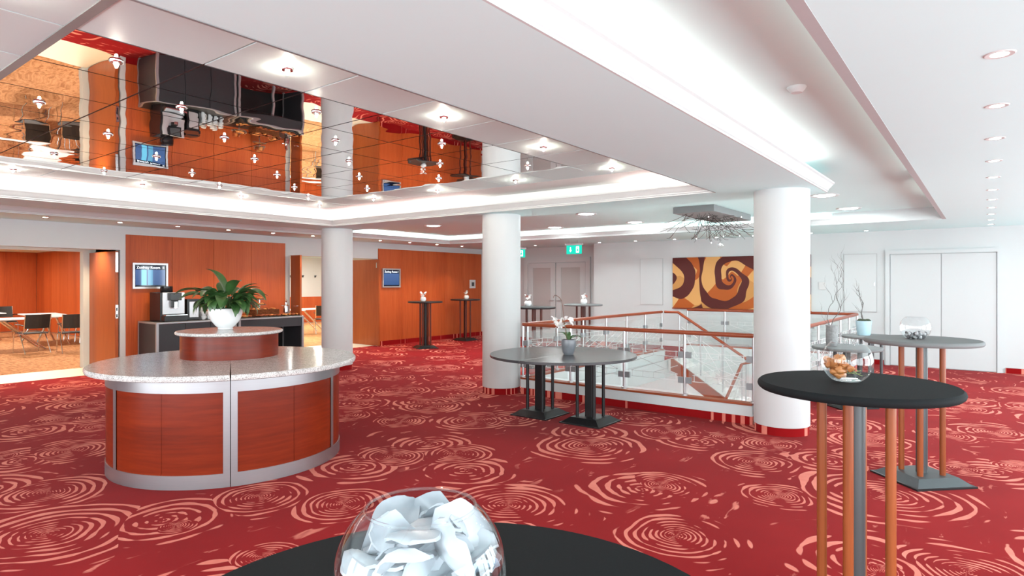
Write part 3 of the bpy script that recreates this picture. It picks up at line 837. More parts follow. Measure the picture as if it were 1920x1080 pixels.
lms = [leaf_mesh('leaf', .24, .095, 2.3, M['leaf'], .7), leaf_mesh('leaf', .2, .09, 2.9, M['leaf'], .6), leaf_mesh('leaf', .27, .1, 1.7, M['leaf'], .6),
       leaf_mesh('leaf', .17, .05, 2.6, M['leaflight'], .8), leaf_mesh('leaf', .21, .08, 3.3, M['leaf'], .5)]
rnd = random.Random(5)
for k in range(84):
    a = k * 2.39996 + rnd.uniform(-.3, .3); i = rnd.choice((0, 0, 1, 1, 2, 3, 4)); r = rnd.uniform(.02, .09); sc = rnd.uniform(.75, 1.12)
    link('leaf', lms[i], pp, (r * math.cos(a), r * math.sin(a), .165), (rnd.uniform(-.2, .2), rnd.uniform(-.35, .3), a), (sc, sc, sc))
link('leaf', lms[2], pp, (-.03, 0, .18), (0, -.55, PI + YAW - .2), (1.15, 1.15, 1.15))
link('leaf', lms[2], pp, (-.03, 0, .18), (0, .25, PI + YAW + .1), (1.25, 1.25, 1.25))
link('leaf', lms[0], pp, (.03, 0, .18), (0, .1, YAW - .2), (1.3, 1.3, 1.3))

# ================================================================== BAR TABLES
def frustum(mb, s0, s1, z0, z1):
    a, b = s0 / 2, s1 / 2
    return mb.add([(-a, -a, z0), (a, -a, z0), (a, a, z0), (-a, a, z0), (-b, -b, z1), (b, -b, z1), (b, b, z1), (-b, b, z1)],
                  [(3, 2, 1, 0), (4, 5, 6, 7), (0, 1, 5, 4), (1, 2, 6, 5), (2, 3, 7, 6), (3, 0, 4, 7)])
def bar_table(label, x, y, rz, top='blackmat', pole='polewood', col='steel', r=.4, h=1.1, base='steel', name='bar_table', n_pole=4, colr=.04, bs=.5):
    t = thing(name, label, 'table', (x, y, 0), rz)
    th = .036
    MB().lathe([(0, h - th), (r - .012, h - th), (r - .003, h - th + .008), (r, h - th / 2), (r - .003, h - .008), (r - .012, h), (0, h)], 72).build('table_top', M[top], t)
    MB().cyl(colr, .06, h - th, 24).build('central_pole', M[col], t)
    for k in range(n_pole):
        a = k * 2 * PI / n_pole
        MB().cyl(.021, .06, h - th, 16, (.135 * math.cos(a), .135 * math.sin(a))).build('side_pole', M[pole], t)
    b = MB(); frustum(b, bs * .93, bs * .66, .012, .062)
    bo = b.build('base', M[base], t); bo.rotation_euler = (0, 0, PI / 4)
    b = MB().box(-bs / 2, bs / 2, -bs / 2, bs / 2, 0, .012).build('base_plate', M['blackmetal'], t); b.rotation_euler = (0, 0, PI / 4)
    return t
bar_table('black cloth topped bar table under the bowl of white shards', -.519, .539, .2, r=.412)
bar_table('black cloth topped bar table under the bowl of orange dried pods', -.462, 3.082, YAW + math.radians(50))
bar_table('grey cloth topped bar table under the bowl of pebbles', -.41, 5.80, 0, 'greycloth')
bar_table('dark bar table beside the wall screen and open door leaf', -10.55, 10.4, .3, 'black', 'darkwood', 'blackmetal', base='blackmetal', r=.41)
bar_table('dark bar table below the thermostat on the wood wall', -11.12, 12.45, .8, 'black', 'darkwood', 'blackmetal', base='blackmetal', r=.4)
bar_table('black topped bar table in front of the frosted glass doors, close to a column', -6.62, 9.3, .5, 'black', 'darkwood', 'darkwood', base='blackmetal')
bar_table('grey topped bar table in front of the frosted glass doors, by the stair railing', -6.62, 11.05, .3, 'greycloth', 'darkwood', 'darkwood', base='blackmetal')

# low tables: two half rounds pushed together, and two round ones by the stair well
def half_table(label, side, bx, by, cx, cy, r=.82, h=.74):
    t = thing('half_round_table', label, 'table', (bx, by, 0))
    n = 32; pts = [(cx - bx + side * .002 + side * r * math.cos(-PI / 2 + PI * k / n) * 1, cy - by + r * math.sin(-PI / 2 + PI * k / n)) for k in range(n + 1)]
    if side < 0: pts = pts[::-1]
    MB().prism(pts, h - .028, h).build('table_top', M['greytop'], t, bevel=.004)
    MB().box(-.045, .045, -.045, .045, .06, h - .028).build('central_pole', M['blackmetal'], t, bevel=.004)
    for i in (-1, 1):
        for j in (-1, 1):
            MB().cyl(.018, .06, h - .028, 14, (.105 * i, .105 * j)).build('side_pole', M['blackmetal'], t)
    b = MB(); frustum(b, .47, .32, .012, .065); b.build('base', M['blackmetal'], t)
    MB().box(-.25, .25, -.25, .25, 0, .012).build('base_plate', M['blackmetal'], t)
half_table('half round dark grey table on a black base, the half beside the white column', -1, -4.16, 5.97, -3.8, 5.9)
half_table('half round dark grey table on a black base, the half away from the column', 1, -3.49, 5.98, -3.8, 5.9)
bar_table('low round grey table carrying the tall twig pot by the stair railing', -1.40, 8.72, 0, 'greycloth', 'blackmetal', 'blackmetal', r=.4, h=.74, base='blackmetal', name='low_table')
bar_table('low round grey table carrying the pale blue twig pot by the stair railing', -1.40, 10.75, 0, 'greycloth', 'steel', 'steel', r=.4, h=.74, base='blackmetal', name='low_table')

# ================================================================== GLASS BOWLS
def bowl(label, x, y, z, R=.105, rim=.067, hgt=.172):
    t = thing('glass_bowl', label, 'bowl', (x, y, z))
    prof = []; zc = R * .86
    a0 = -math.asin(min(1, zc / R)); a1 = math.acos(rim / R)
    prof.append((0.0, .002)); n = 26
    for k in range(n + 1):
        a = a0 + (a1 - a0) * k / n; prof.append((R * math.cos(a), zc + R * math.sin(a)))
    prof = [(r_, max(.002, z_)) for r_, z_ in prof]
    MB().lathe(prof, 64).build('bowl_wall', M['glass'], t)
    zr = prof[-1][1]
    MB().tube([(rim * math.cos(2 * PI * k / 48), rim * math.sin(2 * PI * k / 48), zr) for k in range(49)], .0022, 6, False).build('rim', M['glass'], t)
    MB().lathe([(0, .001), (R * .5, .001), (R * .52, .004), (R * .46, .010), (0, .007)], 40).build('foot', M['glass'], t)
    return t, zc
def patch(L, W, bend, twist, seed, thick=.003):
    """a bent tapering flake"""
    r_ = random.Random(seed); n, m = 10, 5; P = []; F = []
    ph = r_.uniform(0, 6)
    for side in (0, 1):
        for i in range(n + 1):
            f = i / n; wv = W * (.25 + .75 * math.sin(PI * min(1, max(0, f * .92 + .06))) ** .6) * (1 + .18 * math.sin(f * 7 + ph))
            a = bend * (f - .5)
            for j in range(m + 1):
                g_ = j / m - .5
                x_ = L * (f - .5); y_ = g_ * wv; z_ = bend * .5 * (x_ * x_) / L * 2 + .22 * wv * math.cos(g_ * 3 + ph) + .004 * math.sin(9 * f + 5 * g_ + ph)
                tw = twist * (f - .5); y2 = y_ * math.cos(tw) - z_ * math.sin(tw); z2 = y_ * math.sin(tw) + z_ * math.cos(tw)
                P.append((x_, y2, z2 + side * thick))
    k = (n + 1) * (m + 1); q = m + 1
    for i in range(n):
        for j in range(m):
            a_ = i * q + j
            F.append((a_, a_ + q, a_ + q + 1, a_ + 1)); F.append((k + a_, k + a_ + 1, k + a_ + q + 1, k + a_ + q))
    for i in range(n):
        for j in (0, m):
            a_ = i * q + j; F.append((a_, a_ + q, k + a_ + q, k + a_) if j else (a_, k + a_, k + a_ + q, a_ + q))
    for j in range(m):
        F.append((j, j + 1, k + j + 1, k + j)); b_ = n * q + j; F.append((b_, k + b_, k + b_ + 1, b_ + 1))
    return MB().add(P, F, True)
def shard_mat(name, c0, c1):
    t = NT(name); f = t.noise(t.obj(), 25, 3)
    return t.bsdf(t.mix(f, c0, c1), .3, 0, .5)
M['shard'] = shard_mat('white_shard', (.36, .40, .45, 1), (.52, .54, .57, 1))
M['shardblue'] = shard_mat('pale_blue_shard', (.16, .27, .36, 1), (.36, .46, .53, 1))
bx, by = -.543, .528
bowl('clear glass bowl filled with white shards on the black bar table', bx, by, 1.1, R=.104, rim=.066)
rnd = random.Random(11)
def press(mb, loc, rot, zc, R, zmin):
    """turn the flake in place and press it inside the bowl's sphere; returns local mesh data"""
    from mathutils import Euler
    m_ = Euler(rot).to_matrix(); out = []
    for p in mb.v:
        q = m_ @ Vector(p) + Vector(loc); d = q - Vector((0, 0, zc))
        if d.length > R: q = Vector((0, 0, zc)) + d * (R / d.length)
        q.z = max(q.z, zmin); out.append(q - Vector(loc))
    mb.v = [tuple(q) for q in out]
    return mb
k = 0
while k < 40:
    z = .022 + .128 * (k / 40); rr = max(.01, math.sqrt(max(0, .1 ** 2 - (z - .09) ** 2)) - .03); a = k * 2.39996; r = rr * math.sqrt(((k * 7) % 10 + .6) / 10)
    loc = (r * math.cos(a), r * math.sin(a), z)
    mb = patch(rnd.uniform(.08, .125), rnd.uniform(.04, .075), rnd.uniform(-.7, .9), rnd.uniform(-.8, .8), k, .004)
    press(mb, loc, (rnd.uniform(-1.1, 1.1), rnd.uniform(-.7, .7), rnd.uniform(0, 6.28)), .0894, .0985, .012)
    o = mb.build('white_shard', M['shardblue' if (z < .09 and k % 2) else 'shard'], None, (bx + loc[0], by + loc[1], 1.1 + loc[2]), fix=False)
    tag(o, 'white curved shard heaped in the glass bowl on the black bar table', 'shard', 'white shards in the bowl')
    k += 1
# bowl of dried pods
ax, ay = -.50, 3.12
bowl('clear glass bowl holding orange dried pods and grass on the black bar table', ax, ay, 1.1)
M['pod'] = shard_mat('orange_dried_pod', S(150, 76, 34), S(206, 142, 84)); M['podpink'] = shard_mat('pink_dried_petal', S(206, 140, 110), S(240, 206, 180))
rnd = random.Random(4)
podm = []
for k in range(3):
    mb = MB(); mb.sphere((0, 0, 0), .015, 12, 9)
    r2 = random.Random(k); ph = [r2.uniform(0, 6) for _ in range(3)]
    mb.v = [tuple(c * (1 + .22 * math.sin(190 * p_[0] + ph[0]) * math.cos(210 * p_[1] + ph[1]) + .16 * math.sin(260 * p_[2] + ph[2])) for c in p_) for p_ in mb.v]
    podm.append(mb)
pods = [m_.mesh('dried_pod', M['pod']) for m_ in podm] + [m_.mesh('dried_pod', M['podpink']) for m_ in podm]
rx, ry = math.cos(YAW), math.sin(YAW)
for k in range(34):
    s_ = rnd.uniform(-.075, .0); f_ = rnd.uniform(-.045, .045); z = .026 + rnd.uniform(0, .09) * (1 - abs(f_) * 6) * (1 if s_ < -.01 else .6)
    o = link('dried_pod', pods[rnd.choice((0, 1, 2, 0, 1, 3, 4))], None, (ax + s_ * rx - f_ * ry, ay + s_ * ry + f_ * rx, 1.1 + z), (rnd.uniform(0, 6), rnd.uniform(0, 6), 0))
    tag(o, 'orange dried pod heaped in the glass bowl on the black bar table', 'dried pod', 'dried pods in the bowl')
M['straw'] = plain('dry_grass', S(140, 150, 96), .6)
for k in range(5):
    a = rnd.uniform(-.4, .4); x0, y0 = .0, rnd.uniform(-.015, .015)
    pts = []
    for i in range(7):
        s_ = -.01 + .07 * i / 6; f_ = y0 + a * .05 * i / 6; z = .05 + .014 * math.sin(i * .5 + k) - .012 * (i / 6) ** 2
        pts.append((ax + s_ * rx - f_ * ry, ay + s_ * ry + f_ * rx, 1.1 + z))
    o = MB().tube(pts, .0014, 5).build('grass_stalk', M['straw'])
    tag(o, 'thin dry grass stalk in the bowl of orange pods', 'grass stalk', 'grass stalks in the bowl')
# bowl of pebbles
gx, gy = -.45, 5.78
bowl('clear glass bowl holding grey pebbles on the grey bar table', gx, gy, 1.1)
M['pebble'] = plain('grey_pebble', (.16, .155, .16, 1), .4, grain=.5, gs=60)
M['pebblelight'] = plain('pale_pebble', (.55, .54, .55, 1), .4, grain=.2, gs=60)
pebs = []
for k in range(3):
    mb = MB().sphere((0, 0, 0), .014, 10, 7, (1.2, .9, .7)); pebs.append(mb.mesh('pebble', M['pebble'])); pebs.append(mb.mesh('pebble', M['pebblelight']))
rnd = random.Random(8)
for k in range(44):
    z = .016 + .014 * (k % 3); rr = math.sqrt(max(0, .105 ** 2 - (z - .09) ** 2)) - .018; a = k * 2.39996; r = rr * math.sqrt((k % 15 + .5) / 15)
    o = link('pebble', pebs[rnd.choice((0, 2, 4, 0, 1, 3))], None, (gx + r * math.cos(a), gy + r * math.sin(a), 1.1 + z), (rnd.uniform(0, 3), rnd.uniform(0, 3), rnd.uniform(0, 6)))
    tag(o, 'grey pebble lying in the glass bowl on the grey bar table', 'pebble', 'pebbles in the bowl')

# ================================================================== BUFFET ALONG THE WOOD WALL
BH = .87
def buffet(label, y0, y1, open_front, x0=XL + .04, x1=-11.03):
    t = thing('buffet_table', label, 'buffet', ((x0 + x1) / 2, (y0 + y1) / 2, 0)); hx, hy = (x1 - x0) / 2, (y1 - y0) / 2
    MB().box(-hx, hx, -hy, hy, BH - .03, BH).build('table_top', M['greyedge'], t, bevel=.004)
    MB().box(-hx + .02, hx - .03, -hy + .03, hy - .03, BH - .0295, BH + .001).build('top_inlay', M['charcoal'], t)
    for sx in (-1, 1):
        for sy in (-1, 1):
            MB().box(sx * (hx - .02) - .02, sx * (hx - .02) + .02, sy * (hy - .02) - .02, sy * (hy - .02) + .02, 0, BH - .03).build('leg', M['greyedge'], t)
    MB().box(-hx + .04, hx - .04, -hy + .005, -hy + .02, .03, BH - .03).build('side_panel', M['charcoal'], t)
    MB().box(-hx + .04, hx - .04, hy - .02, hy - .005, .03, BH - .03).build('side_panel', M['charcoal'], t)
    if open_front:
        MB().box(hx - .03, hx - .015, -hy + .04, hy - .04, BH - .2, BH - .03).build('apron', M['charcoal'], t)
        MB().box(-hx + .02, -hx + .03, -hy + .04, hy - .04, .03, BH - .03).build('back_panel', M['blackmetal'], t)
        MB().box(hx - .24, hx - .2, .12, .16, 0, BH - .2).build('middle_leg', M['greyedge'], t)
    else:
        n = 3
        for k in range(n):
            a = -hy + .04 + (2 * hy - .08) * k / n; b = -hy + .04 + (2 * hy - .08) * (k + 1) / n
            MB().box(hx - .03, hx - .015, a + .004, b - .004, .03, BH - .035).build('front_panel', M['charcoal'], t)
    return t
buffet('charcoal buffet cabinet with grey edges under the coffee machine', 4.62, 6.02, False)
buffet('charcoal buffet table with grey edges under the pastries', 6.06, 7.44, True)
# coffee machine (front faces +X)
cm = thing('coffee_machine', 'black and silver coffee machine with bean hopper on the buffet cabinet', 'coffee machine', (-11.42, 4.98, BH + .002))
MB().box(-.26, .16, -.2, .2, .0, .50).build('body', M['plasticblack'], cm, bevel=.01)
MB().box(.155, .18, -.17, .2, .12, .50).build('front_panel', M['silver'], cm, bevel=.006)
MB().box(.12, .3, -.19, .2, .0, .10).build('drip_base', M['plasticblack'], cm, bevel=.008)
MB().box(.15, .31, -.17, .19, .10, .115).build('drip_tray', M['chrome'], cm)
sc_ = MB().box(.18, .2, -.09, .14, .36, .49).build('display', M['plasticblack'], cm, bevel=.004)
MB().box(.2, .203, -.05, .12, .375, .475).build('display_glass', M['steel'], sc_)
MB().box(.18, .25, -.04, .06, .24, .36).build('spout_block', M['plasticblack'], cm, bevel=.006)
MB().box(.235, .265, -.015, .045, .22, .34).build('spout', M['chrome'], cm, bevel=.004)
hp = MB().lathe([(.09, .50), (.1, .52), (.1, .60), (.095, .605), (0, .605)], 24, (-.02, -.02)).build('bean_hopper', M['plasticblack'], cm)
mk = thing('milk_cooler', 'slim black milk cooler with silver door beside the coffee machine', 'milk cooler', (-11.42, 5.34, BH + .002))
MB().box(-.2, .16, -.11, .11, 0, .36).build('body', M['plasticblack'], mk, bevel=.008)
MB().box(.16, .175, -.075, .085, .05, .33).build('door', M['silver'], mk, bevel=.004)
MB().box(-.2, .17, -.115, .115, .36, .375).build('lid', M['plasticblack'], mk)
cup = MB().lathe([(0, 0), (.022, 0), (.026, .004), (.036, .03), (.042, .07), (.039, .07), (.033, .032), (.022, .008), (0, .007)], 18).mesh('cup', M['porcelain'])
hnd = MB().tube([(.036, 0, .055), (.055, 0, .055), (.058, 0, .04), (.05, 0, .026), (.033, 0, .025)], .004, 6).mesh('handle', M['porcelain'])
k = 0
for ix in range(3):
    for iy in range(4):
        for iz in range(3 if (ix + iy) % 2 else 2):
            t = thing('coffee_cup', 'white porcelain coffee cup stacked beside the milk cooler', 'cup', (-11.28 - ix * .11, 5.53 + iy * .105, BH + .002 + iz * .072), .5, 'stacked coffee cups')
            link('cup', cup, t); link('handle', hnd, t)
# pastries, trays, baskets
def crumb_mat(name, c0, c1):
    t = NT(name); f = t.noise(t.obj(), 40, 3); return t.bsdf(t.mix(f, c0, c1), .5, 0, .4)
M['crust'] = crumb_mat('baked_crust', S(150, 76, 34), S(222, 160, 96)); M['crustdark'] = crumb_mat('dark_crust', S(104, 44, 24), S(168, 90, 48))
M['wicker'] = brown_carpet('brown_wicker', S(70, 34, 20), S(128, 76, 46), 60)
def croissant(mat):
    pts = []; rad = []
    for i in range(11):
        a = -1.25 + 2.5 * i / 10; pts.append((.045 * math.cos(a) - .03, .05 * math.sin(a), .017)); rad.append(.004 + .017 * math.cos(a * 1.1) ** 1 * (1 + .12 * (i % 2)))
    return MB().tube(pts, rad, 8).mesh('pastry', mat)
pms = [croissant(M['crust']), croissant(M['crustdark']), MB().sphere((0, 0, .018), .03, 12, 8, (1, 1.25, .62)).mesh('pastry', M['crust']), MB().sphere((0, 0, .016), .028, 12, 8, (1.3, .9, .6)).mesh('pastry', M['crustdark'])]
rnd = random.Random(2)
def pastries(cx, cy, z, nx, ny, dx, dy, where, group):
    for i in range(nx):
        for j in range(ny):
            o = link('pastry', rnd.choice(pms), None, (cx + (i - (nx - 1) / 2) * dx + rnd.uniform(-.01, .01), cy + (j - (ny - 1) / 2) * dy + rnd.uniform(-.01, .01), z), (0, 0, rnd.uniform(0, 6)))
            tag(o, where, 'pastry', group)
def tray(label, cx, cy, sx, sy):
    t = thing('serving_tray', label, 'tray', (cx, cy, BH + .001))
    MB().box(-sx / 2, sx / 2, -sy / 2, sy / 2, 0, .012).build('plate', M['black'], t, bevel=.003)
    MB().box(-sx / 2, sx / 2, -sy / 2, -sy / 2 + .008, .012, .022).build('lip', M['black'], t); MB().box(-sx / 2, sx / 2, sy / 2 - .008, sy / 2, .012, .022).build('lip', M['black'], t)
tray('black serving tray of pastries beside the potted lily, at the cup end of the buffet', -11.22, 6.26, .28, .32)
pastries(-11.22, 6.26, BH + .016, 2, 3, .11, .095, 'small pastry on the black tray at the cup end of the buffet', 'pastries on the cup end tray')
tray('black serving tray of pastries in front of the wicker crate', -11.18, 6.76, .2, .46)
pastries(-11.18, 6.76, BH + .016, 2, 5, .09, .09, 'small pastry on the black tray in front of the wicker crate', 'pastries in front of the crate')
tray('black serving tray of pastries at the door end of the buffet', -11.2, 7.22, .24, .34)
pastries(-11.2, 7.22, BH + .016, 2, 4, .1, .085, 'small pastry on the black tray at the door end of the buffet', 'pastries on the door end tray')
def crate(label, cx, cy, z, sx, sy, h):
    t = thing('wicker_crate', label, 'crate', (cx, cy, z))
    MB().box(-sx / 2, sx / 2, -sy / 2, sy / 2, 0, .01).build('bottom', M['wicker'], t)
    for s_ in (-1, 1):
        MB().box(s_ * sx / 2 - .008, s_ * sx / 2 + .008, -sy / 2, sy / 2, 0, h).build('side', M['wicker'], t)
        MB().box(-sx / 2, sx / 2, s_ * sy / 2 - .008, s_ * sy / 2 + .008, 0, h).build('side', M['wicker'], t)
    MB().box(-sx / 2 + .008, sx / 2 - .008, -sy / 2 + .008, sy / 2 - .008, h - .03, h - .02).build('liner', M['wicker'], t)
crate('wide brown wicker crate of pastries in the middle of the buffet', -11.42, 6.8, BH + .001, .24, .5, .14)
pastries(-11.42, 6.8, BH + .13, 2, 5, .09, .09, 'pastry heaped on the wide wicker crate', 'pastries on the wide crate')
st_ = thing('cake_stand', 'two tier cake stand with pastries behind the wide wicker crate', 'cake stand', (-11.62, 6.82, BH))
MB().cyl(.012, 0, .34, 12).build('stem', M['chrome'], st_)
MB().lathe([(0, .22), (.12, .22), (.13, .232), (.12, .228), (0, .228)], 32).build('plate', M['greyedge'], st_)
MB().lathe([(0, .33), (.1, .33), (.11, .342), (.1, .338), (0, .338)], 32).build('plate', M['greyedge'], st_)
for k in range(5):
    a = k * 1.256; o = link('pastry', pms[k % 4], None, (-11.62 + .075 * math.cos(a), 6.82 + .075 * math.sin(a), BH + .23), (0, 0, a)); tag(o, 'pastry on the lower plate of the cake stand', 'pastry', 'pastries on the lower plate')
for k in range(4):
    a = k * 1.57; o = link('pastry', pms[(k + 2) % 4], None, (-11.62 + .055 * math.cos(a), 6.82 + .055 * math.sin(a), BH + .34), (0, 0, a)); tag(o, 'pastry on the upper plate of the cake stand', 'pastry', 'pastries on the upper plate')
st_ = thing('cake_stand', 'small cake stand with pastries beside the potted lily', 'cake stand', (-11.45, 6.3, BH))
MB().cyl(.012, 0, .15, 12).lathe([(.06, 0), (.05, .012), (.012, .02)], 20).build('stem', M['chrome'], st_)
MB().lathe([(0, .15), (.13, .15), (.14, .162), (.13, .158), (0, .158)], 32).build('plate', M['greyedge'], st_)
for k in range(7):
    a = k * .9; o = link('pastry', pms[k % 4], None, (-11.45 + .085 * math.cos(a), 6.3 + .085 * math.sin(a), BH + .16 + .02 * (k % 2)), (0, 0, a)); tag(o, 'pastry on the small cake stand', 'pastry', 'pastries on the small cake stand')
cf = thing('juice_dispenser', 'slim chrome drink dispenser with tap at the door end of the buffet', 'dispenser', (-11.45, 7.3, BH))
MB().lathe([(0, 0), (.07, 0), (.07, .015), (.03, .025), (.03, .05), (.055, .07), (.055, .2), (.03, .22), (.02, .27), (.028, .3), (.012, .33), (0, .335)], 24).build('body', M['chrome'], cf)
MB().tube([(.05, 0, .2), (.1, 0, .2), (.105, 0, .17)], .01, 8).build('tap', M['chrome'], cf)
MB().tube([(0, -.05, .2), (0, -.1, .2), (0, -.1, .22)], .008, 8).build('handle', M['chrome'], cf)

# ================================================================== SCREENS, SIGNS, PAINTING, THERMOSTAT
def text_mesh(txt, size, mat, name='lettering'):
    cu = bpy.data.curves.new(name, 'FONT'); cu.body = txt; cu.size = size; cu.extrude = .0008; cu.align_x = 'CENTER'; cu.align_y = 'CENTER'
    o = bpy.data.objects.new('tmp_text', cu); COL.objects.link(o)
    bpy.context.view_layer.update()
    me = bpy.data.meshes.new_from_object(o.evaluated_get(bpy.context.evaluated_depsgraph_get()))
    bpy.data.objects.remove(o); me.name = name; me.materials.clear(); me.materials.append(mat)
    return me
def screen_mat(name, stripes):
    t = NT(name); g = t.n('ShaderNodeTexCoord').outputs['Generated']; s = t.n('ShaderNodeSeparateXYZ', {0: g})
    base = t.mix(s.outputs[2], S(58, 84, 128), S(78, 104, 150))
    if stripes:
        st_ = t.ramp(s.outputs[1], [(0, (0, 0, 0, 1)), (.19, (0, 0, 0, 1)), (.2, (.9, .9, .9, 1)), (.36, (.9, .9, .9, 1)), (.37, (0, 0, 0, 1)), (.41, (0, 0, 0, 1)), (.42, (.55, .55, .55, 1)), (.57, (.45, .45, .45, 1)), (.58, (0, 0, 0, 1))])
        base = t.mix(st_, base, S(112, 196, 226))
    dark = t.math('GREATER_THAN', s.outputs[2], .8); low = t.math('LESS_THAN', s.outputs[2], .05)
    col = t.mix(t.math('MAXIMUM', dark, low), base, S(10, 18, 38))
    e = t.n('ShaderNodeEmission', {'Color': col, 'Strength': .55}); g_ = t.n('ShaderNodeBsdfGlossy', {'Color': (1, 1, 1, 1), 'Roughness': .05})
    mx = t.n('ShaderNodeMixShader', {0: .04, 1: e.outputs[0], 2: g_.outputs[0]}); t.t.links.new(mx.outputs[0], t.out.inputs[0])
    return t.m
M['screen_a'] = screen_mat('display_image_striped', True); M['screen_b'] = screen_mat('display_image_blue', False)
M['screentext'] = emit('screen_lettering', (.85, .92, 1, 1), .9)
def screen(label, y0, y1, z0, z1, mat, txt, size):
    t = thing('wall_screen', label, 'screen', (XL + .022, (y0 + y1) / 2, (z0 + z1) / 2)); hy, hz = (y1 - y0) / 2, (z1 - z0) / 2; b = .032
    fr = MB().box(0, .045, -hy, hy, -hz, -hz + b).box(0, .045, -hy, hy, hz - b, hz).box(0, .045, -hy, -hy + b, -hz + b, hz - b).box(0, .045, hy - b, hy, -hz + b, hz - b)
    fr.build('frame', M['silver'], t)
    MB().box(0, .03, -hy + b, hy - b, -hz + b, hz - b).build('bezel', M['plasticblack'], t)
    d_ = MB().box(.03, .032, -hy + b + .012, hy - b - .012, -hz + b + .012, hz - b - .012).build('display', M[mat], t)
    link('lettering', text_mesh(txt, size, M['screentext']), d_, (.034, 0, hz - b - .012 - (2 * hz - 2 * b - .024) * .1), (PI / 2, 0, PI / 2))
screen('wall screen reading Zsolnay Room II above the coffee machine', 4.535, 5.115, 1.435, 1.885, 'screen_a', 'Zsolnay Room  II', .066)
screen('wall screen reading Zsolnay Room I beside the open door leaf', 10.12, 10.70, 1.42, 1.89, 'screen_b', 'Zsolnay Room I', .07)
th = thing('thermostat', 'small square thermostat on the wood wall above a bar table', 'thermostat', (XL + .022, 13.48, 1.5))
MB().box(0, .03, -.12, .12, -.12, .12).build('housing', M['plate'], th, bevel=.006)
MB().box(.03, .034, -.05, .06, -.06, .05).build('dial', M['steel'], th)

def exit_mat():
    t = NT('exit_sign_green'); e = t.n('ShaderNodeEmission', {'Color': S(20, 150, 130), 'Strength': 1.1}); t.t.links.new(e.outputs[0], t.out.inputs[0]); return t.m
M['exit'] = exit_mat(); M['exitwhite'] = emit('exit_sign_white', (.92, 1, .98, 1), 1.3)
def exit_sign(label, x, y, z, rz):
    t = thing('exit_sign', label, 'exit sign', (x, y, z), rz)
    MB().box(-.2, .2, -.012, .012, -.1, .1).build('sign_plate', M['exit'], t)
    MB().box(-.22, .22, -.03, .03, .1, .14).build('housing', M['trimw'], t)
    for s_ in (-1, 1): MB().cyl(.004, .14, ZP - z, 8, (.12 * s_, 0)).build('hanger', M['postmetal'], t)
    for side in (-1, 1):
        yy = .0135 * side
        a = MB().prism([(-.10, .06), (-.08, .06), (-.08, -.01), (-.06, -.01), (-.09, -.06), (-.12, -.01), (-.10, -.01)], min(yy, yy * .8), max(yy, yy * .8), 'y'); a.build('arrow', M['exitwhite'], t)
        d_ = MB().box(.06, .14, min(yy, yy * .8), max(yy, yy * .8), -.07, .07).build('door_symbol', M['exitwhite'], t)
        r_ = MB().prism([(.085, .05), (.1, .06), (.115, .05), (.105, .02), (.125, -.01), (.115, -.05), (.1, -.03), (.085, -.05), (.08, -.01), (.09, .02)], min(yy * 1.15, yy), max(yy * 1.15, yy), 'y'); r_.build('running_figure', M['exit'], t)
exit_sign('green exit sign hanging in front of the frosted glass doors', -7.55, 12.2, 2.3, 0)
exit_sign('green exit sign hanging beside the white column by the round low tables', -9.3, 12.35, 2.27, PI / 2 * .5)

def painting_mat():
    t = NT('abstract_swirl_painting'); p = t.obj()
    wob = t.n('ShaderNodeTexNoise', {'Vector': p, 'Scale': 1.6, 'Detail': 1}).outputs['Color']
    q = t.vec('MULTIPLY_ADD', t.vec('SUBTRACT', wob, (.5, .5, .5)), (.35, 0, .35), p)
    def swirl(cx, cz, arms, k, tw):
        s = t.n('ShaderNodeSeparateXYZ', {0: t.vec('SUBTRACT', q, (cx, 0, cz))})
        r = t.math('SQRT', t.math('ADD', t.math('POWER', s.outputs[0], 2), t.math('POWER', s.outputs[2], 2)))
        a = t.math('ARCTAN2', s.outputs[2], s.outputs[0])
        return r, t.math('SINE', t.math('ADD', t.math('MULTIPLY', a, arms), t.math('MULTIPLY', t.math('LOGARITHM', t.math('ADD', r, .06), math.e), k))), a
    r1, s1, a1 = swirl(-.15, .06, 2, 7.5, 0); r2, s2, a2 = swirl(-1.5, -.05, 2, -6, 0); r3, s3, a3 = swirl(1.15, .1, 2, 6, 0)
    m1 = t.math('LESS_THAN', r1, t.math('MINIMUM', r2, r3)); m2 = t.math('LESS_THAN', r2, r3)
    sw = t.n('ShaderNodeMix', {0: m1, 2: t.n('ShaderNodeMix', {0: m2, 2: s3, 3: s2}).outputs[0], 3: s1}).outputs[0]
    vo = t.n('ShaderNodeTexVoronoi', {'Vector': q, 'Scale': 2.6}).outputs['Color']
    v = t.n('ShaderNodeSeparateColor', {0: vo}).outputs[0]
    light = t.ramp(v, [(0, S(214, 160, 96)), (.45, S(196, 140, 78)), (.6, S(176, 88, 30)), (.8, S(222, 176, 116))], 'CONSTANT')
    fac = t.smooth(sw, -.16, -.10)
    col = t.mix(fac, S(84, 30, 26), light)
    return t.bsdf(col, .5, 0, .3)
M['painting'] = painting_mat()
pt = thing('painting', 'wide painting of tan and maroon swirls on the end wall', 'painting', (-4.255, YF - .002, 1.54))
MB().box(-1.45, 1.45, -.03, 0, -.565, .565).build('canvas', M['painting'], pt)
MB().box(-1.46, 1.46, -.045, 0, -.59, -.567).build('ledge', M['railwood'], pt)

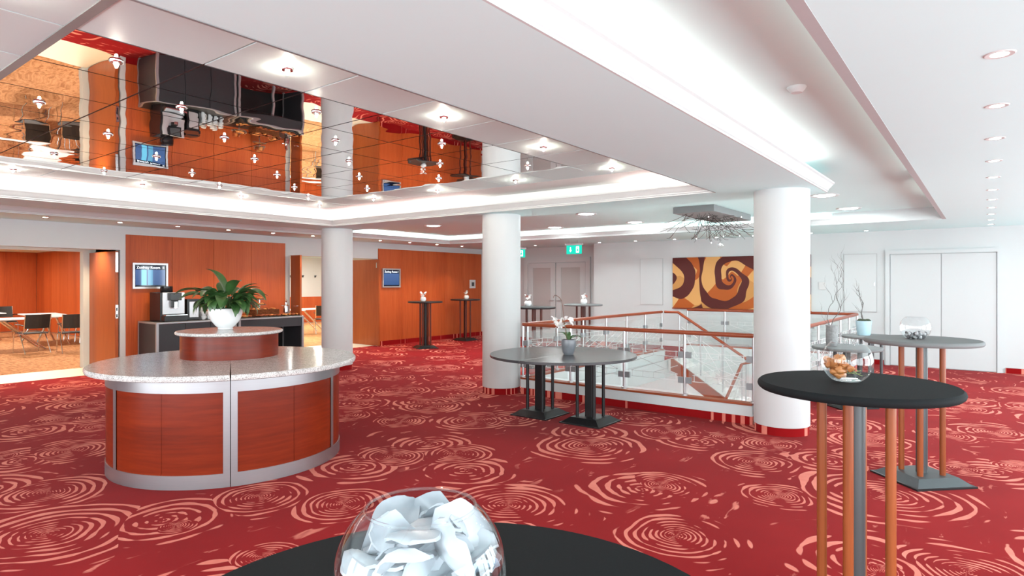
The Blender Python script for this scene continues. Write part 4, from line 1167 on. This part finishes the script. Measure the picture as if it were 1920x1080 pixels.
# ================================================================== WIRE CHANDELIER
ch = thing('wire_chandelier', 'chandelier of tangled fine wires with tiny bulbs under a flat grey plate', 'chandelier', (-3.53, 10.0, ZU))
MB().box(-.32, .32, -.9, .9, -.1, 0).build('ceiling_plate', M['screwgrey'], ch, bevel=.006)
M['wire'] = plain('dark_wire', (.08, .075, .07, 1), .4, .7); M['bulbsmall'] = emit('tiny_bulb', (1, .97, .9, 1), 4)
rnd = random.Random(21)
for k in range(64):
    p = Vector((rnd.uniform(-.25, .25), rnd.uniform(-.8, .8), -.1)); v = Vector((rnd.uniform(-1, 1), rnd.uniform(-1.2, 1.2), -rnd.uniform(.2, 1))).normalized()
    pts = [p.copy()]; n = rnd.randint(7, 11); bend = Vector((rnd.uniform(-1, 1), rnd.uniform(-1, 1), rnd.uniform(-.4, .9))) * .32
    for i in range(n):
        p = p + v * .06; v = (v + bend * .5).normalized(); p.z = min(-.115, max(-.48, p.z)); pts.append(p.copy())
    wv = MB().tube(pts, .0032, 4).build('wire', M['wire'], ch, fix=False)
    if k % 9 == 0: MB().sphere(pts[-1], .008, 8, 6).build('bulb', M['bulbsmall'], wv)
MB().tube([(0, .3, -.1), (0, .3, -.5)], .003, 5).build('drop_wire', M['wire'], ch)
MB().sphere((0, .3, -.53), .055, 16, 10).build('glass_ball', M['glass'], ch)
MB().sphere((0, .3, -.52), .016, 8, 6).build('ball_bulb', M['bulbsmall'], ch)

# ================================================================== FLOWERS AND TWIGS
M['petal'] = plain('white_petal', (.86, .84, .82, 1), .45, grain=.05); M['petalpink'] = plain('pink_petal', S(214, 150, 140), .5, grain=.2, gs=60)
M['stem'] = plain('green_stem', S(78, 96, 56), .5); M['stemred'] = plain('brown_stem', S(110, 72, 56), .5)
def blossom(mat):
    mb = MB()
    for k in range(5):
        a = k * 2 * PI / 5; P = []
        for r, wv, z in ((0, .003, 0), (.012, .011, .003), (.022, .011, .001), (.028, .003, -.004)):
            for q in (-1, 0, 1):
                x = r; y = q * wv; P.append((x * math.cos(a) - y * math.sin(a), x * math.sin(a) + y * math.cos(a), z + abs(q) * .002))
        F = []
        for i in range(3):
            for j in range(2): F.append((i * 3 + j, i * 3 + j + 1, i * 3 + j + 4, i * 3 + j + 3))
        mb.add(P, F, True)
    mb.sphere((0, 0, .003), .005, 6, 4)
    return mb.mesh('blossom', mat)
bl_w, bl_p = blossom(M['petal']), blossom(M['petalpink'])
def small_vase(label, x, y, seed):
    r_ = random.Random(seed); t = thing('flower_vase', label, 'vase', (x, y, 1.1))
    MB().lathe([(0, 0), (.045, 0), (.062, .02), (.07, .05), (.062, .085), (.048, .1), (.044, .098), (.056, .08), (.06, .05), (0, .03)], 28).build('pot', M['porcelain'], t)
    for k in range(4):
        a = r_.uniform(0, 6); L = r_.uniform(.06, .12); tip = (.05 * math.cos(a), .05 * math.sin(a), .095 + L)
        MB().tube([(0, 0, .05), (.015 * math.cos(a), .015 * math.sin(a), .1 + L * .3), tip], .002, 5).build('stem', M['stemred'], t)
        b = link('blossom', bl_p if k == 2 else bl_w, t, tip, (r_.uniform(-1, 1), r_.uniform(-1, 1), a), (1.3,) * 3)
        link('blossom', bl_w, t, (tip[0] * .6, tip[1] * .6, tip[2] - .03), (r_.uniform(-1, 1), r_.uniform(.3, 1.4), a + 1), (1.15,) * 3)
small_vase('small white flower vase on the dark bar table beside the wall screen', -10.6, 10.38, 1)
small_vase('small white flower vase on the dark bar table below the thermostat', -11.12, 12.5, 2)
small_vase('small white flower vase on the black topped bar table by the glass doors', -6.80, 9.36, 3)
small_vase('small white flower vase on the grey topped bar table by the glass doors', -6.62, 11.08, 4)
# orchid on the low table pair
oc = thing('potted_orchid', 'white orchid in a slate grey vase on the round low table pair', 'orchid', (-3.70, 5.86, .74))
M['slate'] = plain('slate_grey_glaze', (.17, .18, .20, 1), .3, grain=.25, gs=20)
MB().lathe([(0, 0), (.05, 0), (.062, .02), (.078, .09), (.082, .15), (.076, .17), (.07, .168), (.072, .15), (0, .14)], 32).build('vase', M['slate'], oc)
oleaf = leaf_mesh('leaf', .2, .07, 1.9, M['leaf'], .1)
for a in (YAW - .1, YAW + PI - .5, YAW + 1.6, YAW + .5): link('leaf', oleaf, oc, (0, 0, .14), (0, -.1 if a > 2 else .25, a), (.9,) * 3)
ux, uy = -math.cos(YAW), -math.sin(YAW)
spts = []
for i in range(15):
    f = i / 14; d_ = .02 + .10 * f + (.05 * math.sin((f - .6) * 5) if f > .6 else 0); z = .14 + .52 * math.sin(f * 1.9)
    spts.append((ux * d_, uy * d_, z))
MB().tube(spts, .0035, 6).build('flower_stem', M['stemred'], oc)
MB().tube([(0, 0, .14), (ux * .03, uy * .03, .3), (ux * .08, uy * .08, .42)], .003, 6).build('flower_stem', M['stem'], oc)
rnd = random.Random(6)
for k in range(13):
    d_ = rnd.uniform(-.04, .2); z = .36 + rnd.uniform(-.05, .05)
    link('blossom', bl_w, oc, (ux * d_, uy * d_ + rnd.uniform(-.03, .03), z), (rnd.uniform(.5, 1.4), rnd.uniform(-.5, .5), rnd.uniform(0, 6)), (1.25,) * 3)
# twig pots
def twig(parent, seed, z0, H, lean, mat, r0=.008, kink=.55, count=4):
    r_ = random.Random(seed)
    def grow(p, v, n, r, depth):
        pts = [p.copy()]; rad = [r]; out = []
        for i in range(n):
            v = (v + Vector((r_.uniform(-1, 1), r_.uniform(-1, 1), r_.uniform(-.25, .45))) * kink).normalized()
            v = (v * .8 + lean * .4).normalized()
            p = p + v * .045; pts.append(p.copy()); rad.append(r * (1 - .8 * (i + 1) / n))
            if depth < 2 and r_.random() < .34: out.append((p.copy(), (v + Vector((r_.uniform(-1, 1), r_.uniform(-1, 1), .1)) * 1.1).normalized(), max(3, int(n * .35)), r * .55, depth + 1))
        MB().tube(pts, rad, 5).build('branch', mat, parent, fix=False)
        for q in out: grow(*q)
    for k in range(count):
        grow(Vector((r_.uniform(-.02, .02), r_.uniform(-.02, .02), z0)), Vector((r_.uniform(-.3, .3), r_.uniform(-.3, .3), 1)), int(H / .036 * r_.uniform(.7, 1)), r0, 0)
M['bark'] = plain('dark_twig_bark', (.15, .14, .135, 1), .7, grain=.4, gs=80)
M['stonepot'] = plain('rough_stone_grey', (.30, .30, .30, 1), .8, grain=.5, gs=40)
M['bluepot'] = plain('pale_blue_glaze', S(176, 204, 214), .35, grain=.04)
tp = thing('twig_pot', 'tall rough grey pot with curly bare twigs on a low grey table', 'twig pot', (-1.57, 8.72, .74))
MB().lathe([(0, 0), (.06, 0), (.068, .02), (.07, .13), (.066, .24), (.074, .26), (.066, .262), (.058, .24), (0, .22)], 24).build('pot', M['stonepot'], tp)
twig(tp, 3, .22, .80, Vector((0, 0, 1)), M['bark'], .0052, .95, 2)
tp = thing('twig_pot', 'pale blue pot with dark bare twigs and moss on a low grey table', 'twig pot', (-1.50, 10.78, .74))
MB().lathe([(0, 0), (.085, 0), (.092, .02), (.11, .2), (.112, .22), (.104, .22), (.1, .19), (0, .18)], 28).build('pot', M['bluepot'], tp)
M['moss'] = plain('dark_moss', (.03, .04, .02, 1), .9, grain=.6, gs=90)
for k in range(3):
    MB().sphere((.055 * math.cos(k * 2.1 + .6), .055 * math.sin(k * 2.1 + .6), .215), .048, 10, 8, (1, 1, .7)).build('moss_ball', M['moss'], tp)
twig(tp, 9, .2, .6, (Vector((-math.cos(YAW), -math.sin(YAW), 2.6))).normalized(), M['bark'], .008, .75, 2)

# ================================================================== MEETING ROOM FURNITURE
def chair_proto(label, loc, rz, group):
    """sled chair: seat faces +X, the black mesh back is at -X"""
    t = thing('conference_chair', label, 'chair', loc, rz, group)
    MB().box(-.22, .22, -.22, .22, .44, .465).build('seat', M['meshblack'], t, bevel=.008)
    P = []; F = []; n = 8
    for i in range(n + 1):
        y = -.23 + .46 * i / n; cv_ = .05 * (1 - (2 * i / n - 1) ** 2)
        for z, o_ in ((.56, 0), (.86, -.07)):
            P.append((-.24 - cv_ + o_, y, z)); P.append((-.226 - cv_ + o_, y, z))
    for i in range(n):
        a = i * 4; b = a + 4
        F += [(a, b, b + 2, a + 2), (a + 1, a + 3, b + 3, b + 1), (a, a + 1, b + 1, b), (a + 2, b + 2, b + 3, a + 3)]
    F += [(0, 2, 3, 1), (n * 4, n * 4 + 1, n * 4 + 3, n * 4 + 2)]
    MB().add(P, F).build('backrest', M['meshblack'], t)
    for s_ in (-1, 1):
        MB().tube([(-.30, .235 * s_, .86), (-.235, .235 * s_, .5), (-.16, .235 * s_, .44), (.16, .235 * s_, .44), (.24, .235 * s_, .40), (.27, .235 * s_, .02)], .011, 8).build('leg', M['chrome'], t)
        MB().tube([(-.05, .235 * s_, .43), (-.3, .235 * s_, .02)], .011, 8).build('leg', M['chrome'], t)
        MB().tube([(-.25, .24 * s_, .62), (-.1, .25 * s_, .64), (.12, .25 * s_, .64)], .012, 8).build('armrest', M['plasticblack'], t)
    MB().tube([(.2, -.235, .43), (.2, .235, .43)], .009, 8).build('crossbar', M['chrome'], t)
    return t
def meeting_table(label, x, y, lx, ly, rz=0):
    t = thing('meeting_table', label, 'table', (x, y, 0), rz)
    MB().box(-lx / 2, lx / 2, -ly / 2, ly / 2, .715, .74).build('table_top', M['tablewhite'], t, bevel=.004)
    for sx in (-1, 1):
        for sy in (-1, 1):
            MB().tube([(sx * (lx / 2 - .2), sy * .06, .71), (sx * (lx / 2 - .2), sy * (ly / 2 - .06), .02)], .022, 8).build('leg', M['chrome'], t)
        MB().box(sx * (lx / 2 - .2) - .03, sx * (lx / 2 - .2) + .03, -.12, .12, .69, .715).build('bracket', M['chrome'], t)
    return t
meeting_table('white meeting table by the two mesh chairs turned to the hall', -17.35, 3.95, .8, 1.8, 0)
meeting_table('white meeting table along the wood wall of the large meeting room', -18.8, 5.25, 2.1, .8, -.1)
meeting_table('white meeting table at the far side of the large meeting room', -21.0, 3.6, .8, 2.6, 0)
c0 = chair_proto('black mesh chair, back turned, next to the opening of the large meeting room', (-16.45, 4.35, 0), PI + .12, 'chairs with their backs to the hall')
copy_tree(c0, (-15.95, 4.95, 0), PI - .1, 'black mesh chair, back turned, beside the white door post')
far = 'black mesh chair at the table along the wood wall of the meeting room'
for k, (x, y, rz) in enumerate(((-17.1, 6.0, -PI / 2), (-17.9, 6.05, -PI / 2), (-18.7, 6.05, -PI / 2), (-19.5, 6.05, -PI / 2), (-22.0, 5.2, 0), (-22.0, 4.5, 0), (-16.2, 5.75, -PI / 2 - .5))):
    c = copy_tree(c0, (x, y, 0), rz, far if k < 4 else 'black mesh chair at the far white meeting table' if k < 6 else 'black mesh chair turned aside near the wood wall'); c['group'] = 'chairs around the meeting tables'
meeting_table('white meeting table in the side meeting room', -16.6, 11.0, .75, 1.7, 0)
c = copy_tree(c0, (-17.55, 10.5, 0), .1, 'black mesh chair behind the white table of the side room'); c['group'] = 'chairs of the side room'
c = copy_tree(c0, (-15.85, 11.35, 0), PI - .5, 'black mesh chair in front of the white table of the side room'); c['group'] = 'chairs of the side room'
